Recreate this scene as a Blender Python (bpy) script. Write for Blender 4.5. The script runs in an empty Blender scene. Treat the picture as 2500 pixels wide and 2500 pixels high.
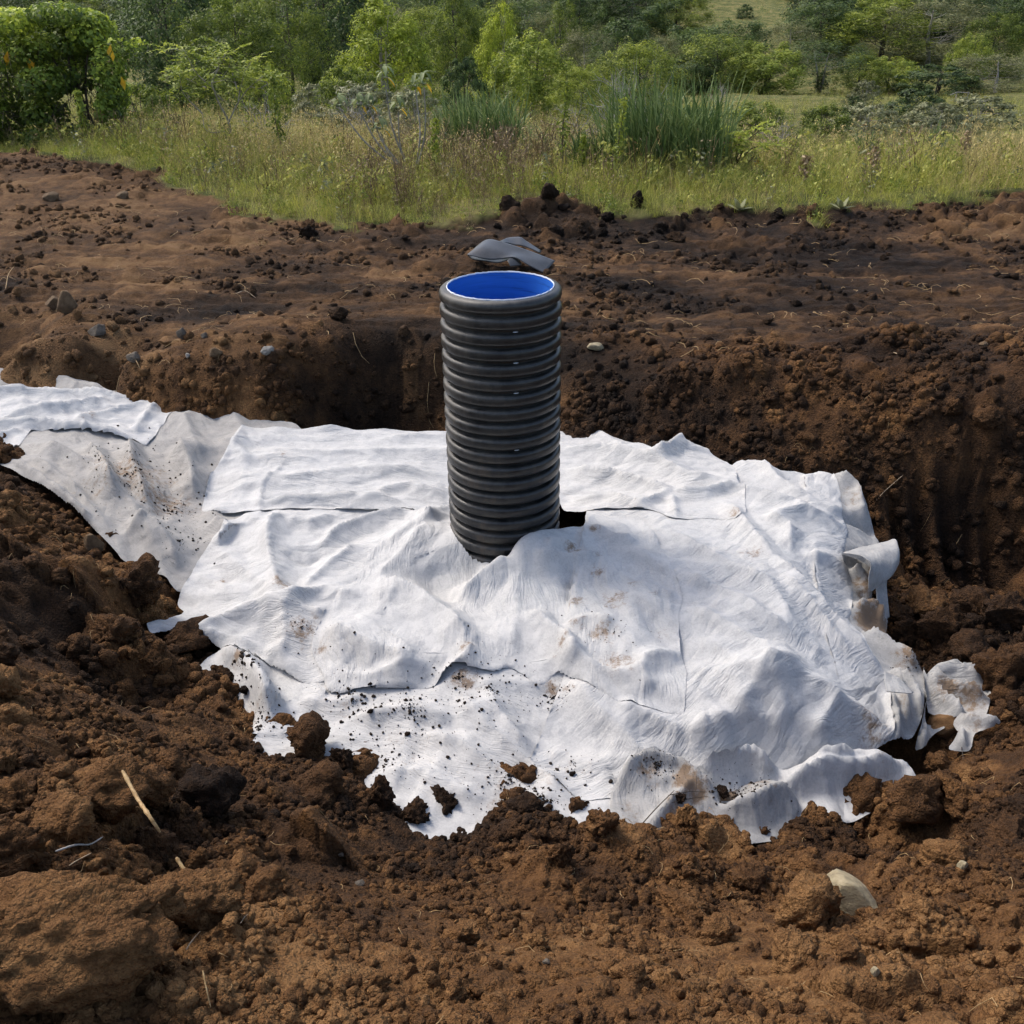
import bpy, math, random
import numpy as np
from mathutils import Vector, Matrix, Euler

R = math.radians
random.seed(7)
rng = np.random.default_rng(7)
scene = bpy.context.scene
COL = scene.collection

# ---------------------------------------------------------------- camera, sky, sun, exposure
CAM_Z = 1.62
PITCH = R(28.3)
FPX = 2400.0                      # focal length in pixels of the 2500 px photograph
cam_data = bpy.data.cameras.new('camera')
cam_data.sensor_width = 36.0
cam_data.lens = 36.0 * FPX / 2500.0
cam_data.clip_start = 0.05
cam_data.clip_end = 2000.0
cam = bpy.data.objects.new('camera', cam_data)
cam.location = (0, 0, CAM_Z)
cam.rotation_euler = (R(90) - PITCH, 0, 0)
COL.objects.link(cam)
scene.camera = cam

SUN_EL = R(50)
SUN_AZ = R(-55)                   # clockwise from +Y: behind the pit, to the left
world = bpy.data.worlds.new('World')
scene.world = world
world.use_nodes = True
wn = world.node_tree
sky = wn.nodes.new('ShaderNodeTexSky')
sky.sky_type = 'NISHITA'
sky.sun_disc = False
sky.sun_elevation = SUN_EL
sky.sun_rotation = SUN_AZ
sky.air_density = 1.0
sky.dust_density = 3.5
sky.ozone_density = 0.5
bg = wn.nodes['Background']
bg.inputs['Strength'].default_value = 0.15
wn.links.new(sky.outputs[0], bg.inputs['Color'])

sun_data = bpy.data.lights.new('sun', 'SUN')
sun_data.energy = 1.6
sun_data.angle = R(17.0)
sun_data.color = (1.0, 0.95, 0.88)
sun = bpy.data.objects.new('sun', sun_data)
sdir = Vector((math.sin(SUN_AZ) * math.cos(SUN_EL), math.cos(SUN_AZ) * math.cos(SUN_EL), math.sin(SUN_EL)))
sun.rotation_euler = sdir.to_track_quat('Z', 'Y').to_euler()
sun.location = (-20, 20, 30)
COL.objects.link(sun)

scene.view_settings.view_transform = 'Standard'
scene.view_settings.look = 'None'
scene.view_settings.gamma = 1.0
scene.view_settings.use_curve_mapping = False
scene.view_settings.exposure = 0.80
scene.cycles.use_denoising = True
scene.cycles.use_adaptive_sampling = True
scene.cycles.adaptive_threshold = 0.03
scene.cycles.max_bounces = 4
scene.cycles.diffuse_bounces = 2
scene.cycles.transparent_max_bounces = 4

# ---------------------------------------------------------------- measuring helpers
CP, SP = math.cos(PITCH), math.sin(PITCH)

def ray(px, py):
    dx = (np.asarray(px, float) - 1250.0) / FPX
    dy = (1250.0 - np.asarray(py, float)) / FPX
    return dx, CP + dy * SP, -SP + dy * CP

def at_z(px, py, z):
    dx, dy, dz = ray(px, py)
    t = (z - CAM_Z) / dz
    return dx * t, dy * t, z + 0 * t

def at_y(px, py, Y):
    dx, dy, dz = ray(px, py)
    t = Y / dy
    return dx * t, Y + 0 * t, CAM_Z + dz * t

# ---------------------------------------------------------------- noise (numpy)
def _h(ix, iy, iz=0, seed=0):
    n = (ix.astype(np.int64) * 374761393 + iy.astype(np.int64) * 668265263
         + np.asarray(iz).astype(np.int64) * 2147483647 + seed * 974711) & 0xFFFFFFFF
    n = ((n ^ (n >> 13)) * 1274126177) & 0xFFFFFFFF
    n = (n ^ (n >> 16)) * 2246822519 & 0xFFFFFFFF
    return ((n ^ (n >> 15)) & 0xFFFFFF) / float(0x1000000)

def gnoise(x, y, seed=0):
    x = np.asarray(x, float); y = np.asarray(y, float)
    ix = np.floor(x); iy = np.floor(y)
    fx = x - ix; fy = y - iy
    u = fx * fx * fx * (fx * (fx * 6 - 15) + 10)
    v = fy * fy * fy * (fy * (fy * 6 - 15) + 10)
    r = 0
    for ox in (0, 1):
        for oy in (0, 1):
            a = _h(ix + ox, iy + oy, 0, seed) * 6.2831853
            g = np.cos(a) * (fx - ox) + np.sin(a) * (fy - oy)
            r = r + g * (u if ox else 1 - u) * (v if oy else 1 - v)
    return r * 1.5

def fbm(x, y, oct=4, seed=0, gain=0.5):
    r = 0; a = 1.0
    for k in range(oct):
        r = r + a * gnoise(x * 2 ** k + 17.3 * k, y * 2 ** k - 9.1 * k, seed + k)
        a *= gain
    return r

def worley(x, y, seed=0):
    x = np.asarray(x, float); y = np.asarray(y, float)
    ix = np.floor(x); iy = np.floor(y)
    f1 = np.full(x.shape, 9.0); f2 = np.full(x.shape, 9.0); cid = np.zeros(x.shape)
    for ox in (-1, 0, 1):
        for oy in (-1, 0, 1):
            cx = ix + ox; cy = iy + oy
            px = cx + _h(cx, cy, 1, seed); py = cy + _h(cx, cy, 2, seed)
            d = np.hypot(px - x, py - y)
            c = _h(cx, cy, 3, seed)
            nearer = d < f1
            f2 = np.where(nearer, f1, np.minimum(f2, d))
            cid = np.where(nearer, c, cid)
            f1 = np.where(nearer, d, f1)
    return f1, f2, cid

def gnoise3(x, y, z, seed=0):
    ix = np.floor(x); iy = np.floor(y); iz = np.floor(z)
    fx = x - ix; fy = y - iy; fz = z - iz
    s = lambda f: f * f * (3 - 2 * f)
    u, v, w = s(fx), s(fy), s(fz)
    r = 0
    for ox in (0, 1):
        for oy in (0, 1):
            for oz in (0, 1):
                val = _h(ix + ox, iy + oy, iz + oz, seed) * 2 - 1
                r = r + val * (u if ox else 1 - u) * (v if oy else 1 - v) * (w if oz else 1 - w)
    return r

def worley3(x, y, z, seed=0):
    ix = np.floor(x); iy = np.floor(y); iz = np.floor(z)
    f1 = np.full(x.shape, 9.0)
    for ox in (-1, 0, 1):
        for oy in (-1, 0, 1):
            for oz in (-1, 0, 1):
                cx, cy, cz = ix + ox, iy + oy, iz + oz
                d = np.sqrt((cx + _h(cx, cy, cz, seed) - x) ** 2 + (cy + _h(cx, cy, cz, seed + 1) - y) ** 2
                            + (cz + _h(cx, cy, cz, seed + 2) - z) ** 2)
                f1 = np.minimum(f1, d)
    return f1

def sstep(a, b, x):
    t = np.clip((x - a) / (b - a), 0, 1)
    return t * t * (3 - 2 * t)

class RBF:
    """smooth surface through measured spot heights"""
    def __init__(self, pts, eps=0.06):
        p = np.array(pts, float)
        self.c = p[:, :2]; self.e = eps
        n = len(p)
        A = np.zeros((n + 1, n + 1))
        A[:n, :n] = self.k(self.c, self.c)
        A[:n, n] = 1; A[n, :n] = 1
        b = np.zeros(n + 1); b[:n] = p[:, 2]
        A[:n, :n] -= np.eye(n) * 0.01
        self.w = np.linalg.solve(A, b)
    def k(self, a, b):
        d = a[:, None, :] - b[None, :, :]
        return np.sqrt((d ** 2).sum(-1) + self.e ** 2)
    def __call__(self, x, y):
        sh = np.shape(x)
        q = np.stack([np.ravel(x), np.ravel(y)], 1)
        out = np.empty(len(q))
        for i in range(0, len(q), 60000):
            out[i:i + 60000] = self.k(q[i:i + 60000], self.c) @ self.w[:-1] + self.w[-1]
        return out.reshape(sh)

# ---------------------------------------------------------------- object helpers
def tag(o, label=None, cat=None, group=None, kind=None):
    if label: o['label'] = label
    if cat: o['category'] = cat
    if group: o['group'] = group
    if kind: o['kind'] = kind
    return o

def mesh_np(name, verts, faces, mat=None, smooth=True, attrs=None):
    """mesh from numpy arrays; faces (n,3) or (n,4)"""
    me = bpy.data.meshes.new(name)
    verts = np.asarray(verts, np.float32); faces = np.asarray(faces, np.int32)
    k = faces.shape[1]
    me.vertices.add(len(verts)); me.vertices.foreach_set('co', verts.ravel())
    me.loops.add(faces.size); me.loops.foreach_set('vertex_index', faces.ravel())
    me.polygons.add(len(faces))
    me.polygons.foreach_set('loop_start', np.arange(len(faces), dtype=np.int32) * k)
    me.polygons.foreach_set('loop_total', np.full(len(faces), k, np.int32))
    me.update(calc_edges=True)
    if smooth:
        me.polygons.foreach_set('use_smooth', np.ones(len(faces), bool))
    if attrs:
        for an, (typ, val) in attrs.items():
            a = me.attributes.new(an, typ, 'POINT')
            key = 'vector' if typ == 'FLOAT_VECTOR' else 'value'
            a.data.foreach_set(key, np.asarray(val, np.float32).ravel())
    if mat: me.materials.append(mat)
    return me

def link(name, me, parent=None, loc=(0, 0, 0), rot=(0, 0, 0), scale=(1, 1, 1)):
    o = bpy.data.objects.new(name, me)
    COL.objects.link(o)
    o.location = loc; o.rotation_euler = rot; o.scale = scale
    if parent: o.parent = parent
    return o

def empty(name, loc=(0, 0, 0), rot=(0, 0, 0), scale=(1, 1, 1)):
    o = link(name, None, None, loc, rot, scale)
    o.empty_display_size = 0.1
    return o

def tubes(paths, sides=5):
    """list of (points(n,3), radii(n)) -> verts, quad faces (open tubes)"""
    V, F, n0 = [], [], 0
    ang = np.linspace(0, 2 * np.pi, sides, endpoint=False)
    for pts, rad in paths:
        pts = np.asarray(pts, float); rad = np.asarray(rad, float)
        n = len(pts)
        tan = np.gradient(pts, axis=0)
        tan /= np.linalg.norm(tan, axis=1, keepdims=True) + 1e-9
        ref = np.where(np.abs(tan[:, 2:3]) > 0.9, np.array([[1.0, 0, 0]]), np.array([[0, 0, 1.0]]))
        a = np.cross(tan, ref); a /= np.linalg.norm(a, axis=1, keepdims=True) + 1e-9
        b = np.cross(tan, a)
        ring = pts[:, None] + rad[:, None, None] * (np.cos(ang)[None, :, None] * a[:, None] + np.sin(ang)[None, :, None] * b[:, None])
        V.append(ring.reshape(-1, 3))
        i = np.arange(n - 1)[:, None] * sides; j = np.arange(sides)[None]; j2 = (j + 1) % sides
        f = np.stack([i + j, i + j2, i + sides + j2, i + sides + j], -1).reshape(-1, 4) + n0
        F.append(f); n0 += n * sides
    return np.concatenate(V), np.concatenate(F)

# ---------------------------------------------------------------- material helpers
def new_mat(name):
    m = bpy.data.materials.new(name); m.use_nodes = True
    nt = m.node_tree
    for n in list(nt.nodes): nt.nodes.remove(n)
    out = nt.nodes.new('ShaderNodeOutputMaterial')
    b = nt.nodes.new('ShaderNodeBsdfPrincipled')
    nt.links.new(b.outputs[0], out.inputs[0])
    b.inputs['Specular IOR Level'].default_value = 0.3
    return m, nt, b, out

def N(nt, typ, **kw):
    n = nt.nodes.new(typ)
    for k, v in kw.items():
        if k in n.inputs.keys(): n.inputs[k].default_value = v
        else: setattr(n, k, v)
    return n

def lk(nt, a, b): nt.links.new(a, b)

def ramp(nt, fac, stops, interp='LINEAR'):
    r = nt.nodes.new('ShaderNodeValToRGB')
    r.color_ramp.interpolation = interp
    e = r.color_ramp.elements
    while len(e) < len(stops): e.new(0.5)
    for i, (p, c) in enumerate(stops):
        e[i].position = p
        e[i].color = (c, c, c, 1) if np.isscalar(c) else (*c, 1)
    if fac is not None: nt.links.new(fac, r.inputs[0])
    return r

def mixc(nt, fac, a, b, mode='MIX'):
    m = nt.nodes.new('ShaderNodeMix'); m.data_type = 'RGBA'; m.blend_type = mode
    for sock, v in ((m.inputs[0], fac), (m.inputs[6], a), (m.inputs[7], b)):
        if isinstance(v, bpy.types.NodeSocket): nt.links.new(v, sock)
        elif np.isscalar(v): sock.default_value = v
        else: sock.default_value = (*v, 1)
    return m.outputs[2]

def math_n(nt, op, a, b=None, clamp=False):
    m = nt.nodes.new('ShaderNodeMath'); m.operation = op; m.use_clamp = clamp
    for s, v in ((m.inputs[0], a), (m.inputs[1], b)):
        if v is None: continue
        if isinstance(v, bpy.types.NodeSocket): nt.links.new(v, s)
        else: s.default_value = v
    return m.outputs[0]
# ---------------------------------------------------------------- soil materials
def soil_nodes(nt, b, coord, tone, dust, scale=1.0):
    """brown earth: dark moist crumb to dry orange-brown; tone 0..1 shifts moist to dry"""
    n1 = N(nt, 'ShaderNodeTexNoise', Scale=9.0 * scale, Detail=4.0, Roughness=0.72)
    n2 = N(nt, 'ShaderNodeTexNoise', Scale=70.0 * scale, Detail=3.0, Roughness=0.75)
    for n in (n1, n2): lk(nt, coord, n.inputs['Vector'])
    f = math_n(nt, 'ADD', math_n(nt, 'MULTIPLY', n1.outputs[0], 0.62), math_n(nt, 'MULTIPLY', n2.outputs[0], 0.45))
    f = math_n(nt, 'ADD', f, math_n(nt, 'SUBTRACT', math_n(nt, 'MULTIPLY', tone, 0.80), 0.36))
    r = ramp(nt, f, [(0.16, (0.0095, 0.0056, 0.0038)), (0.38, (0.029, 0.0148, 0.0074)), (0.57, (0.069, 0.0325, 0.0130)),
                     (0.76, (0.136, 0.062, 0.0205)), (0.97, (0.225, 0.114, 0.042))])
    dusty = ramp(nt, f, [(0.14, (0.016, 0.0115, 0.008)), (0.40, (0.052, 0.036, 0.0225)), (0.62, (0.105, 0.073, 0.044)), (0.95, (0.21, 0.155, 0.096))])
    col = mixc(nt, dust, r.outputs[0], dusty.outputs[0])
    lk(nt, col, b.inputs['Base Color'])
    b.inputs['Roughness'].default_value = 0.92
    b.inputs['Specular IOR Level'].default_value = 0.15
    # crumb relief
    v2 = N(nt, 'ShaderNodeTexVoronoi', Scale=95.0 * scale)
    wv = N(nt, 'ShaderNodeVectorMath', operation='MULTIPLY_ADD')
    lk(nt, n2.outputs['Color'], wv.inputs[0]); wv.inputs[1].default_value = (0.02 / scale,) * 3
    lk(nt, coord, wv.inputs[2]); lk(nt, wv.outputs[0], v2.inputs['Vector'])
    hgt = math_n(nt, 'ADD', math_n(nt, 'MULTIPLY', v2.outputs[0], -0.9), math_n(nt, 'MULTIPLY', n2.outputs[0], 1.0))
    bp = N(nt, 'ShaderNodeBump', Strength=1.0, Distance=0.014 / scale)
    lk(nt, hgt, bp.inputs['Height']); lk(nt, bp.outputs[0], b.inputs['Normal'])
    return col

def make_soil(name, clod=False, shift=0.0):
    m, nt, b, out = new_mat(name)
    tc = N(nt, 'ShaderNodeTexCoord')
    if clod:
        ga = N(nt, 'ShaderNodeNewGeometry')
        at = N(nt, 'ShaderNodeAttribute', attribute_name='tone', attribute_type='INSTANCER')
        du = N(nt, 'ShaderNodeAttribute', attribute_name='dust', attribute_type='INSTANCER')
        soil_nodes(nt, b, ga.outputs['Position'], at.outputs['Fac'], du.outputs['Fac'])
    else:
        at = N(nt, 'ShaderNodeAttribute', attribute_name='tone')
        ga = N(nt, 'ShaderNodeAttribute', attribute_name='turf')
        du = N(nt, 'ShaderNodeAttribute', attribute_name='dust')
        col = soil_nodes(nt, b, tc.outputs['Object'], at.outputs['Fac'], du.outputs['Fac'])
        gn = N(nt, 'ShaderNodeTexNoise', Scale=1.6, Detail=6.0, Roughness=0.7)
        lk(nt, tc.outputs['Object'], gn.inputs['Vector'])
        gr = ramp(nt, gn.outputs[0], [(0.28, (0.040, 0.052, 0.014)), (0.48, (0.105, 0.115, 0.032)), (0.62, (0.19, 0.165, 0.062)), (0.8, (0.25, 0.19, 0.085))])
        lk(nt, mixc(nt, ga.outputs['Fac'], col, gr.outputs[0]), b.inputs['Base Color'])
    return m

M_SOIL = make_soil('soil')
M_CLOD = make_soil('clod_soil', True)

# spot heights of the stacked bags under the sheets
HP = []
def hp(px, py, z):
    x, y, z = at_z(px, py, z); HP.append((float(x), float(y), z))
for a in [(620, 1042, -.74), (800, 1040, -.745), (1000, 1052, -.745), (1250, 1052, -.745), (1450, 1052, -.74), (1560, 1080, -.735), (1670, 1080, -.68), (1730, 1105, -.73), (1850, 1128, -.70),
          (1960, 1158, -.73), (2025, 1178, -.74), (2055, 1240, -.77),
          (700, 1150, -.77), (900, 1150, -.765), (1100, 1160, -.77), (1500, 1160, -.75), (1750, 1170, -.715), (1650, 1200, -.73), (560, 1160, -.79), (530, 1240, -.80), (700, 1240, -.785), (900, 1245, -.78),
          (1060, 1252, -.79), (1120, 1235, -.80), (1250, 1225, -.80), (1370, 1240, -.80),
          (1045, 1277, -.70), (1090, 1280, -.705), (1010, 1310, -.72), (1140, 1325, -.72), (1176, 1370, -.78), (1240, 1362, -.74), (1262, 1322, -.63), (1300, 1302, -.605), (1350, 1292, -.635), (1430, 1290, -.71), (1440, 1245, -.765),
          (1520, 1245, -.735), (1600, 1300, -.705), (1480, 1310, -.70),
          (920, 1400, -.775), (820, 1330, -.795), (900, 1300, -.79), (780, 1450, -.83), (760, 1550, -.86), (700, 1340, -.80), (575, 1275, -.82), (500, 1370, -.87), (435, 1480, -.91), (370, 1530, -.855), (460, 1540, -.91), (690, 1475, -.815),
          (640, 1400, -.835), (560, 1450, -.865), (580, 1580, -.92), (740, 1650, -.94), (680, 1590, -.905), (655, 1310, -.80),
          (1060, 1430, -.825), (1150, 1480, -.83), (1010, 1460, -.775), (1150, 1580, -.80), (1000, 1600, -.82), (860, 1520, -.80), (800, 1640, -.90), (900, 1680, -.90), (1050, 1680, -.89), (1300, 1420, -.745), (1300, 1540, -.80), (1250, 1640, -.865),
          (1400, 1400, -.735), (1400, 1580, -.775), (1500, 1500, -.755), (1560, 1420, -.725), (1540, 1640, -.785), (1660, 1620, -.81), (1650, 1740, -.86), (1520, 1730, -.875), (1380, 1660, -.875),
          (1700, 1350, -.705), (1800, 1300, -.695), (1900, 1240, -.70), (2000, 1290, -.745), (1890, 1360, -.68), (2060, 1340, -.80), (2070, 1420, -.86), (2080, 1500, -.93), (1980, 1440, -.76), (1840, 1480, -.71), (1760, 1450, -.735),
          (1840, 1580, -.745), (1960, 1620, -.785), (1880, 1615, -.735), (2060, 1570, -.85), (2140, 1640, -.93), (2168, 1740, -1.0), (2175, 1810, -1.02), (2120, 1850, -1.05), (2050, 1720, -.885), (1990, 1810, -.945), (1920, 1780, -.90), (1740, 1760, -.845),
          (1680, 1800, -.91), (1800, 1860, -.99), (1950, 1868, -1.01), (1640, 1875, -1.0), (1560, 1850, -.965), (1470, 1780, -.93), (1400, 1760, -.925), (1330, 1860, -.985), (1300, 1890, -1.0), (1400, 1945, -.985), (1500, 1940, -.97),
          (1250, 1720, -.905), (1100, 1750, -.91), (1000, 1740, -.915), (900, 1780, -.935), (800, 1740, -.945), (720, 1700, -.955), (700, 1790, -.95), (850, 1860, -.955), (1000, 1870, -.955), (950, 1960, -.94), (1150, 1850, -.945), (1200, 1950, -.965), (1300, 2010, -.965), (1120, 2010, -.955),
          (1500, 2020, -.94),
          (480, 1660, -.94), (540, 1600, -.95), (620, 1640, -.985), (600, 1740, -.93), (680, 1760, -.96),
          (-150, 910, -.62), (0, 907, -.63), (130, 915, -.64), (250, 945, -.66), (100, 945, -.68), (0, 960, -.69), (-150, 960, -.69), (200, 965, -.685), (400, 975, -.69), (430, 985, -.68), (250, 1030, -.70), (100, 1040, -.70), (350, 1080, -.735), (0, 1090, -.69), (-150, 1090, -.66),
          (480, 985, -.68), (560, 995, -.69), (600, 1020, -.715), (600, 1100, -.76), (540, 1080, -.73), (480, 1080, -.755), (420, 1150, -.79), (500, 1200, -.84), (480, 1260, -.86), (300, 1130, -.73), (200, 1090, -.68), (60, 1110, -.63), (150, 1190, -.65), (250, 1250, -.72), (350, 1200, -.75), (330, 1350, -.79),
          (400, 1330, -.79), (430, 1430, -.87), (520, 1290, -.84), (470, 1370, -.87), (560, 1270, -.84),
          (2090, 1235, -.83), (2128, 1310, -.89), (2105, 1400, -.92), (2115, 1465, -.965), (2155, 1525, -.98), (2200, 1600, -1.0), (2245, 1655, -1.02), (2240, 1750, -1.05), (2215, 1800, -1.07), (2300, 1640, -.99), (2380, 1650, -.96), (2320, 1700, -1.01), (2400, 1710, -.98), (2280, 1780, -1.03), (2350, 1780, -1.01), (2430, 1750, -.98)]:
    hp(*a)
HS = RBF(HP, 0.035)

# ---------------------------------------------------------------- spot heights of the ground (picture point + height)
G = []
def gp(px, py, z):
    x, y, z = at_z(px, py, z); G.append((float(x), float(y), z))
def wall(px, rim_py, base_py, dY, zr=-0.48):
    x, y, _ = at_z(px, rim_py, zr)
    G.append((float(x), float(y), zr))
    xb, yb, zb = at_y(px, base_py, float(y) - dY)
    G.append((float(xb), float(yb), float(zb)))
    G.append((float(xb), float(yb) - 0.25, float(zb) - 0.10))
for a in [(-250, 840, 925, .14), (-100, 850, 930, .14), (50, 850, 935, .14), (180, 850, 945, .14), (300, 880, 972, .14), (430, 905, 992, .14),
          (560, 910, 1012, .14), (690, 905, 1038, .16), (820, 870, 1052, .18), (940, 845, 1060, .2), (1060, 850, 1062, .2), (1250, 880, 1062, .35),
          (1400, 900, 1060, .45), (1600, 930, 1085, .45), (1800, 955, 1125, .42), (1950, 975, 1175, .40), (2100, 1000, 1250, .38), (2230, 1020, 1310, .36),
          (2350, 1035, 1350, .34), (2480, 1050, 1385, .32), (2650, 1070, 1430, .32), (2900, 1100, 1500, .3)]:
    wall(*a)
for a in [(2250, 1430, -1.04), (2400, 1480, -1.02), (2250, 1540, -1.07), (2350, 1590, -1.03), (2480, 1600, -.95), (2280, 1680, -1.13), (2390, 1680, -1.09), (2250, 1780, -1.13), (2350, 1780, -1.10), (2450, 1770, -1.0), (2480, 1690, -.95), (2400, 1850, -.98), (2310, 1860, -1.04),
          (2540, 1820, -.82), (2400, 1960, -.84), (2500, 2100, -.55), (2500, 2500, -.08),
          (0, 1300, -.44), (200, 1450, -.56), (0, 1600, -.34), (250, 1700, -.58), (0, 1900, -.2), (500, 1900, -.66), (780, 2080, -.64), (300, 2100, -.32), (0, 2250, -.1),
          (0, 2500, 0), (600, 2400, -.14), (1250, 2280, -.52), (1250, 2500, -.14), (1750, 2300, -.50), (2150, 2250, -.55), (1900, 2500, -.12), (-600, 1500, -.15), (-600, 2500, .05),
          (-900, 1200, -.3), (3200, 1500, -.6), (3100, 2500, 0),
          (1000, 1500, -1.1), (1500, 1500, -1.1), (1900, 1500, -1.1), (1700, 1800, -1.14), (600, 1300, -1.05), (300, 1050, -1.0), (0, 1010, -1.0), (-250, 1000, -1.0),
          (1250, 1330, -1.15), (1430, 1270, -1.15), (1250, 1180, -1.05), (800, 1180, -1.02), (1700, 1250, -1.05), (2050, 1350, -1.08), (1200, 1750, -1.12), (800, 1600, -1.08),
          (1800, 2095, -.84), (1900, 2075, -.84), (1700, 2100, -.82), (2050, 1750, -1.15), (550, 1450, -1.05), (480, 1180, -1.0), (1900, 1840, -1.15), (1400, 1830, -1.12)]:
    gp(*a)
# the line where loose soil laps over the fabric: soil lies below the fabric inside it and above it outside
LAP = [(-180, 1085), (0, 1130), (110, 1190), (215, 1278), (300, 1362), (395, 1400), (425, 1455), (335, 1572), (400, 1592), (470, 1598), (515, 1605), (445, 1700), (560, 1755), (690, 1800), (770, 1835), (860, 1905), (930, 1965), (1010, 2000), (1110, 2015),
       (1250, 2022), (1380, 2030), (1500, 2035), (1640, 2050), (1780, 2062), (1885, 2058), (1960, 2000), (2060, 1985), (2150, 1955), (2240, 1928), (2255, 1890)]
for k_, (px, py) in enumerate(LAP):
    a0 = LAP[max(0, k_ - 1)]; a1 = LAP[min(len(LAP) - 1, k_ + 1)]
    tx_, ty_ = a1[0] - a0[0], a1[1] - a0[1]; l_ = math.hypot(tx_, ty_)
    nx_, ny_ = -ty_ / l_, tx_ / l_             # points away from the heap
    zc = -.9
    for _ in range(12):
        qx, qy, _z = at_z(px, py, zc); zc = .5 * zc + .5 * float(HS(np.array([qx]), np.array([qy]))[0])
    if px > 2050: zc -= .12
    elif px > 1990: zc -= .06
    elif px > 1600: zc += .035
    elif 780 < px < 1300: zc += .04
    elif px < 330: zc -= .055
    elif px < 480: zc -= .045
    elif px <= 780: zc += .03
    gp(px, py, zc + .022); gp(px - nx_ * 50, py - ny_ * 50, zc - .075); gp(px + nx_ * 65, py + ny_ * 65, zc + .11); gp(px + nx_ * 130, py + ny_ * 130, zc + .19)
for x in range(-600, 3200, 250):
    gp(x, 780, -.475 + .02 * math.sin(x * .01)); gp(x, 680, -.455 + .03 * math.sin(x * .013 + 1))
    gp(x, 590, -.44 + (.03 if x < 800 else 0))
for a in [(-700, 350, -.12), (-300, 360, -.14), (0, 372, -.16), (150, 395, -.18), (300, 420, -.24), (500, 460, -.34), (700, 505, -.40), (900, 540, -.43), (1100, 520, -.40),
          (1180, 512, -.33), (1300, 492, -.31), (1400, 495, -.32), (1550, 505, -.33), (1700, 508, -.34), (1900, 510, -.33), (2050, 508, -.30), (2200, 495, -.32), (2330, 488, -.30),
          (2500, 485, -.29), (2800, 480, -.28), (3300, 480, -.28),
          (0, 480, -.28), (250, 480, -.30), (1300, 540, -.38), (1700, 550, -.42), (2100, 545, -.38), (2400, 530, -.37), (2800, 530, -.36)]:
    gp(*a)
G += [(float(q), 13.0, -.44 + (.22 if q < -3 else 0)) for q in range(-10, 11, 2)] + [(float(q), 17.0, -.66) for q in range(-12, 13, 3)]
G += [(0, -2.5, .0), (-3, -2, .1), (3, -2, .05), (-2.2, .5, .1), (2.2, .5, .05), (0, .4, 0.02), (0, .9, -.02)]
GR = RBF(G, 0.05)
# the edge between bare soil and grass, as (angle, distance)
_e = [(-700, 352), (-300, 362), (0, 375), (150, 398), (300, 425), (450, 462), (560, 492), (700, 506), (830, 524), (950, 528), (1100, 518), (1180, 508), (1300, 490), (1450, 500), (1700, 508),
      (2000, 512), (2200, 495), (2330, 482), (2500, 478), (2800, 472), (3300, 472)]
_ez = -.3
EDGE_A = np.array([math.atan2(*at_z(px, py, _ez)[:2]) for px, py in _e])
EDGE_R = np.array([math.hypot(*at_z(px, py, _ez)[:2]) for px, py in _e])

def far_profile(y):
    return np.interp(y, [0, 13, 18, 24, 36, 50, 60, 75, 95, 112, 140, 200, 320, 700],
                     [-.42, -.45, -.72, -1.2, -2.2, -3.25, -3.8, -2.7, -0.9, 0.9, 7, 26, 60, 90])

def ground_base(x, y):
    z = np.where(y < 17, GR(x, np.minimum(y, 17)), 0.0)
    f = sstep(11.5, 16.5, y)
    zf = far_profile(y) + 0.25 * fbm(x * .09, y * .09, 3, 40) * sstep(18, 40, y) + 1.2 * fbm(x * .02, y * .02, 3, 41) * sstep(50, 90, y)
    return z * (1 - f) + zf * f

def turf_mask(x, y):
    a = np.arctan2(x, y); r = np.hypot(x, y)
    e = np.interp(a, EDGE_A, EDGE_R)
    d = r - e + .55 * fbm(x * 1.1, y * 1.1, 3, 77) + .3 * gnoise(x * 4, y * 4, 78)
    return np.where(y > 6, sstep(-.05, .12, d + .12 * gnoise(x * 17, y * 17, 79)), 0.0)

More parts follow.
